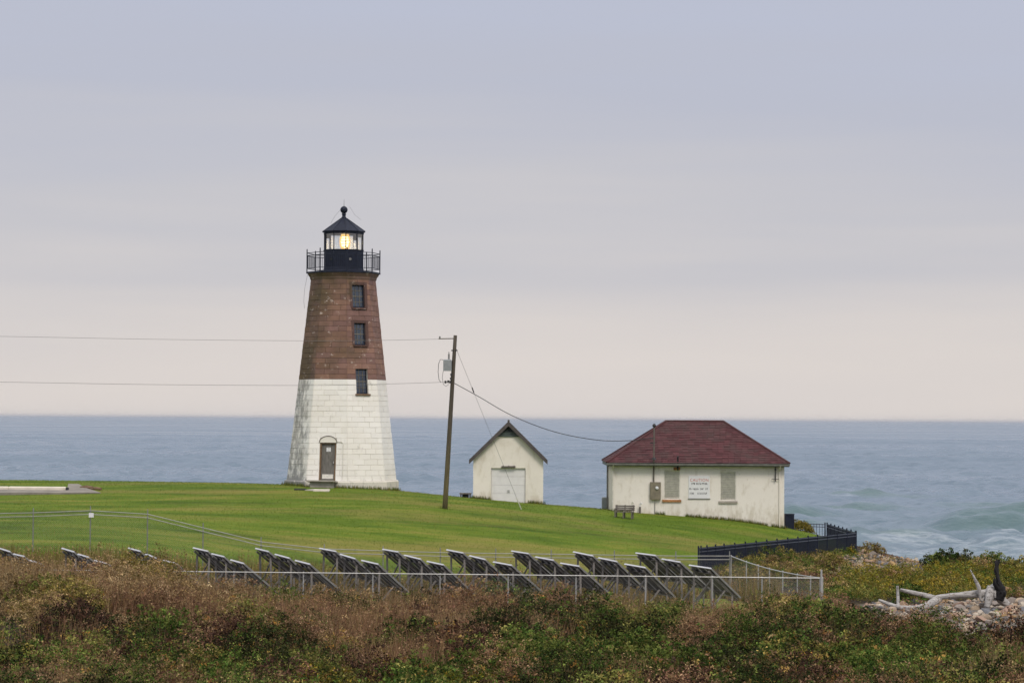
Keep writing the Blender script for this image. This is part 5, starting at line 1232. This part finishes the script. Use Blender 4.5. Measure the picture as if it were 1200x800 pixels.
o = build_leaves([(V, cc), (V2, np.where((rng.random(len(hd)) < .5)[:, None], colors('heath', len(hd), rng), colors('brown', len(hd), rng)))], 'dry_grass'); tagit(o, 'dry reddish grass and heath stems among the brush', 'grass', kind='stuff')

# weeds inside the panel field and under the panels
n = 80000; y = rng.uniform(91.5, 104.5, n); x = rng.uniform(-.22, .105, n)*y
den = NA.fbm(x*.4, y*.4, 3); keep = (den > .42) & ~in_poly(x, y, [Pd(800, 92), Pd(955, 92), Pd(900, 98), Pd(850, 104), Pd(820, 104)]); x, y = x[keep], y[keep]; n = len(x); z = gz(x, y); hgt = rng.uniform(.2, 1.0, n)*(.45+NB.fbm(x*.4, y*.4, 2))*np.where((y > 99) & (x > -11), 1.35, 1.0)
tip = np.stack([x+rng.normal(0, .1, n), y+rng.normal(0, .1, n), z+hgt], 1); V = blade_tris(np.stack([x, y, z-.02], 1), tip, np.full(n, .014), rng)
cc = np.where((rng.random(n) < .6)[:, None], colors('brown', n, rng), colors('olive', n, rng)); cc = np.where((rng.random(n) < .2)[:, None], colors('green', n, rng), cc)
m_ = rng.random(n) < .7; hd = tip[m_]*1.0; hd[:, 2] -= .5*hgt[m_]*rng.random(m_.sum()); V2 = leaf_tris(hd, np.full(len(hd), .06), rng)
o = build_leaves([(V, cc), (V2, colors('brown', len(hd), rng))], 'weeds'); tagit(o, 'brown weeds growing under the solar panels', 'weeds', kind='stuff')

# yellow-green coastal scrub right of the fenced field
parts = []
for i in range(420):
    y = rng.uniform(101, 133); px = rng.uniform(868, 1225); x = (px-600)/F*y
    xa, ya = np.array([x]), np.array([y])
    if in_poly(xa, ya, BEACH)[0] or in_poly(xa, ya, LAWN)[0] or (in_poly(xa, ya, HEAP)[0] and rng.random() < .8): continue
    if y < 112 and px < 985 - (y-100)*4: continue
    if y < 102.5 and px > 1010: continue
    r_ = rng.uniform(.5, 1.1); h = rng.uniform(.35, .72)
    q_ = rng.random(); pal = 'yellow' if q_ < .5 else 'olive' if q_ < .72 else 'green' if q_ < .84 else 'light' if q_ < .92 else 'heath'
    if px < 985 or y > 127: pal = 'brown' if q_ < .35 else 'olive' if q_ < .65 else 'heath' if q_ < .8 else 'green'
    n = int(760*r_*r_); pts, cc = sprigs((x, y), r_*1.2, r_, h, n, [(pal, 1), ('olive', .15), ('green', .1)], rng); parts.append((leaf_tris(pts, np.full(len(pts), .055), rng), cc*rng.uniform(.75, 1.25)))
o = build_leaves(parts, 'coastal_scrub'); tagit(o, 'yellow green low scrub between the fence and the sea on the right', 'scrub', kind='stuff')

# mown grass blades
n = 110000; y = rng.uniform(103, 156, n); x = rng.uniform(-.225, .145, n)*y; keep = in_poly(x+.6*(NB.fbm(x*.5, y*.5, 2)-.5), y, LAWN); x, y = x[keep], y[keep]; n = len(x)
ok = ~((x > HX0) & (x < HX1) & (y > HY0) & (y < HY1)) & ~((x > QX0) & (x < QX1) & (y > QY0) & (y < QY1)) & (np.hypot(x-TC[0], y-TC[1]) > 3.1) & ~in_poly(x, y, [(p[0], p[1]) for p in pa]) & ~in_poly(x, y, [(p[0], p[1]) for p in pp]); x, y = x[ok], y[ok]; n = len(x)
z = gz(x, y); hgt = rng.uniform(.02, .06, n); tip = np.stack([x+rng.normal(0, .03, n), y+rng.normal(0, .03, n), z+hgt], 1)
p = np.array([(0.095, 0.145, 0.014), (0.13, 0.168, 0.020), (0.058, 0.10, 0.011), (0.16, 0.15, 0.04)]); pt_ = NA.fbm(x*.09, y*.16, 4)
cc = p[rng.integers(3, size=n)]; dryp = sstep(.5, .68, pt_)*.7; cc = np.where((rng.random(n) < dryp)[:, None], np.array([[0.24, 0.20, 0.06]]), cc)*rng.uniform(.7, 1.3, (n, 1))
o = build_leaves([(blade_tris(np.stack([x, y, z-.01], 1), tip, np.full(n, .012), rng), cc)], 'lawn_grass'); tagit(o, 'short mown grass of the lawn around the lighthouse', 'grass', kind='stuff')
print('meshes', len(bpy.data.meshes), 'tris', sum(len(m.polygons) for m in bpy.data.meshes))

# longer grass left standing along the foot of walls, posts and the tower
def along(pts, n, spread):
    q = []
    for (x0, y0), (x1, y1) in zip(pts[:-1], pts[1:]): 
        t = rng.random(n); q.append(np.stack([x0+(x1-x0)*t, y0+(y1-y0)*t], 1))
    q = np.concatenate(q); return q+rng.normal(0, spread, q.shape)
octv = [(TC[0]+3.28*math.sin(R(TH0+45*k)), TC[1]-3.28*math.cos(R(TH0+45*k))) for k in range(-2, 3)]
tf = np.concatenate([along([(HX0-.1, HY0-.12), (HX1+.1, HY0-.12)], 2600, .07), along([(QX0-.1, QY0-.1), (DX0, QY0-.1)], 300, .06), along([(DX1, QY0-.1), (QX1+.1, QY0-.1)], 300, .06), along(octv, 420, .07),
     along([(pb0[0]-.2, 129.8), (pb0[0]+.2, 129.8)], 160, .1), along([(bft[0][0], bft[0][1]), (bft[-1][0], bft[-1][1])], 2500, .25)])
gm_ = NA.fbm(tf[:, 0]*1.3, tf[:, 1]*1.3, 2); tf = tf[gm_ > .40]; n = len(tf); z = gz(tf[:, 0], tf[:, 1]); hgt = rng.uniform(.06, .24, n)
V = blade_tris(np.stack([tf[:, 0], tf[:, 1], z-.02], 1), np.stack([tf[:, 0]+rng.normal(0, .05, n), tf[:, 1]+rng.normal(0, .05, n), z+hgt], 1), np.full(n, .014), rng)
o = build_leaves([(V, np.where((rng.random(n) < .6)[:, None], colors('green', n, rng), colors('olive', n, rng)))], 'edge_grass'); tagit(o, 'longer unmown grass along the foot of the buildings', 'grass', kind='stuff')

# ------------------------------------------------------------------ thin sea haze: one closed box of even, pale air
hz = MB(); hz.box(-140000, 140000, -60, 61000, -6.0, 24.5)
m = MT('haze_air'); vol = m.n('ShaderNodeVolumePrincipled', {'Color': (0.93, 0.93, 0.95, 1), 'Density': 0.00003, 'Anisotropy': 0.3})
mo_ = m.n('ShaderNodeOutputMaterial'); m.t.links.new(vol.outputs[0], mo_.inputs['Volume'])
ho = hz.build('haze', m.m); tagit(ho, 'faint pale sea haze over the water', 'haze', kind='stuff')
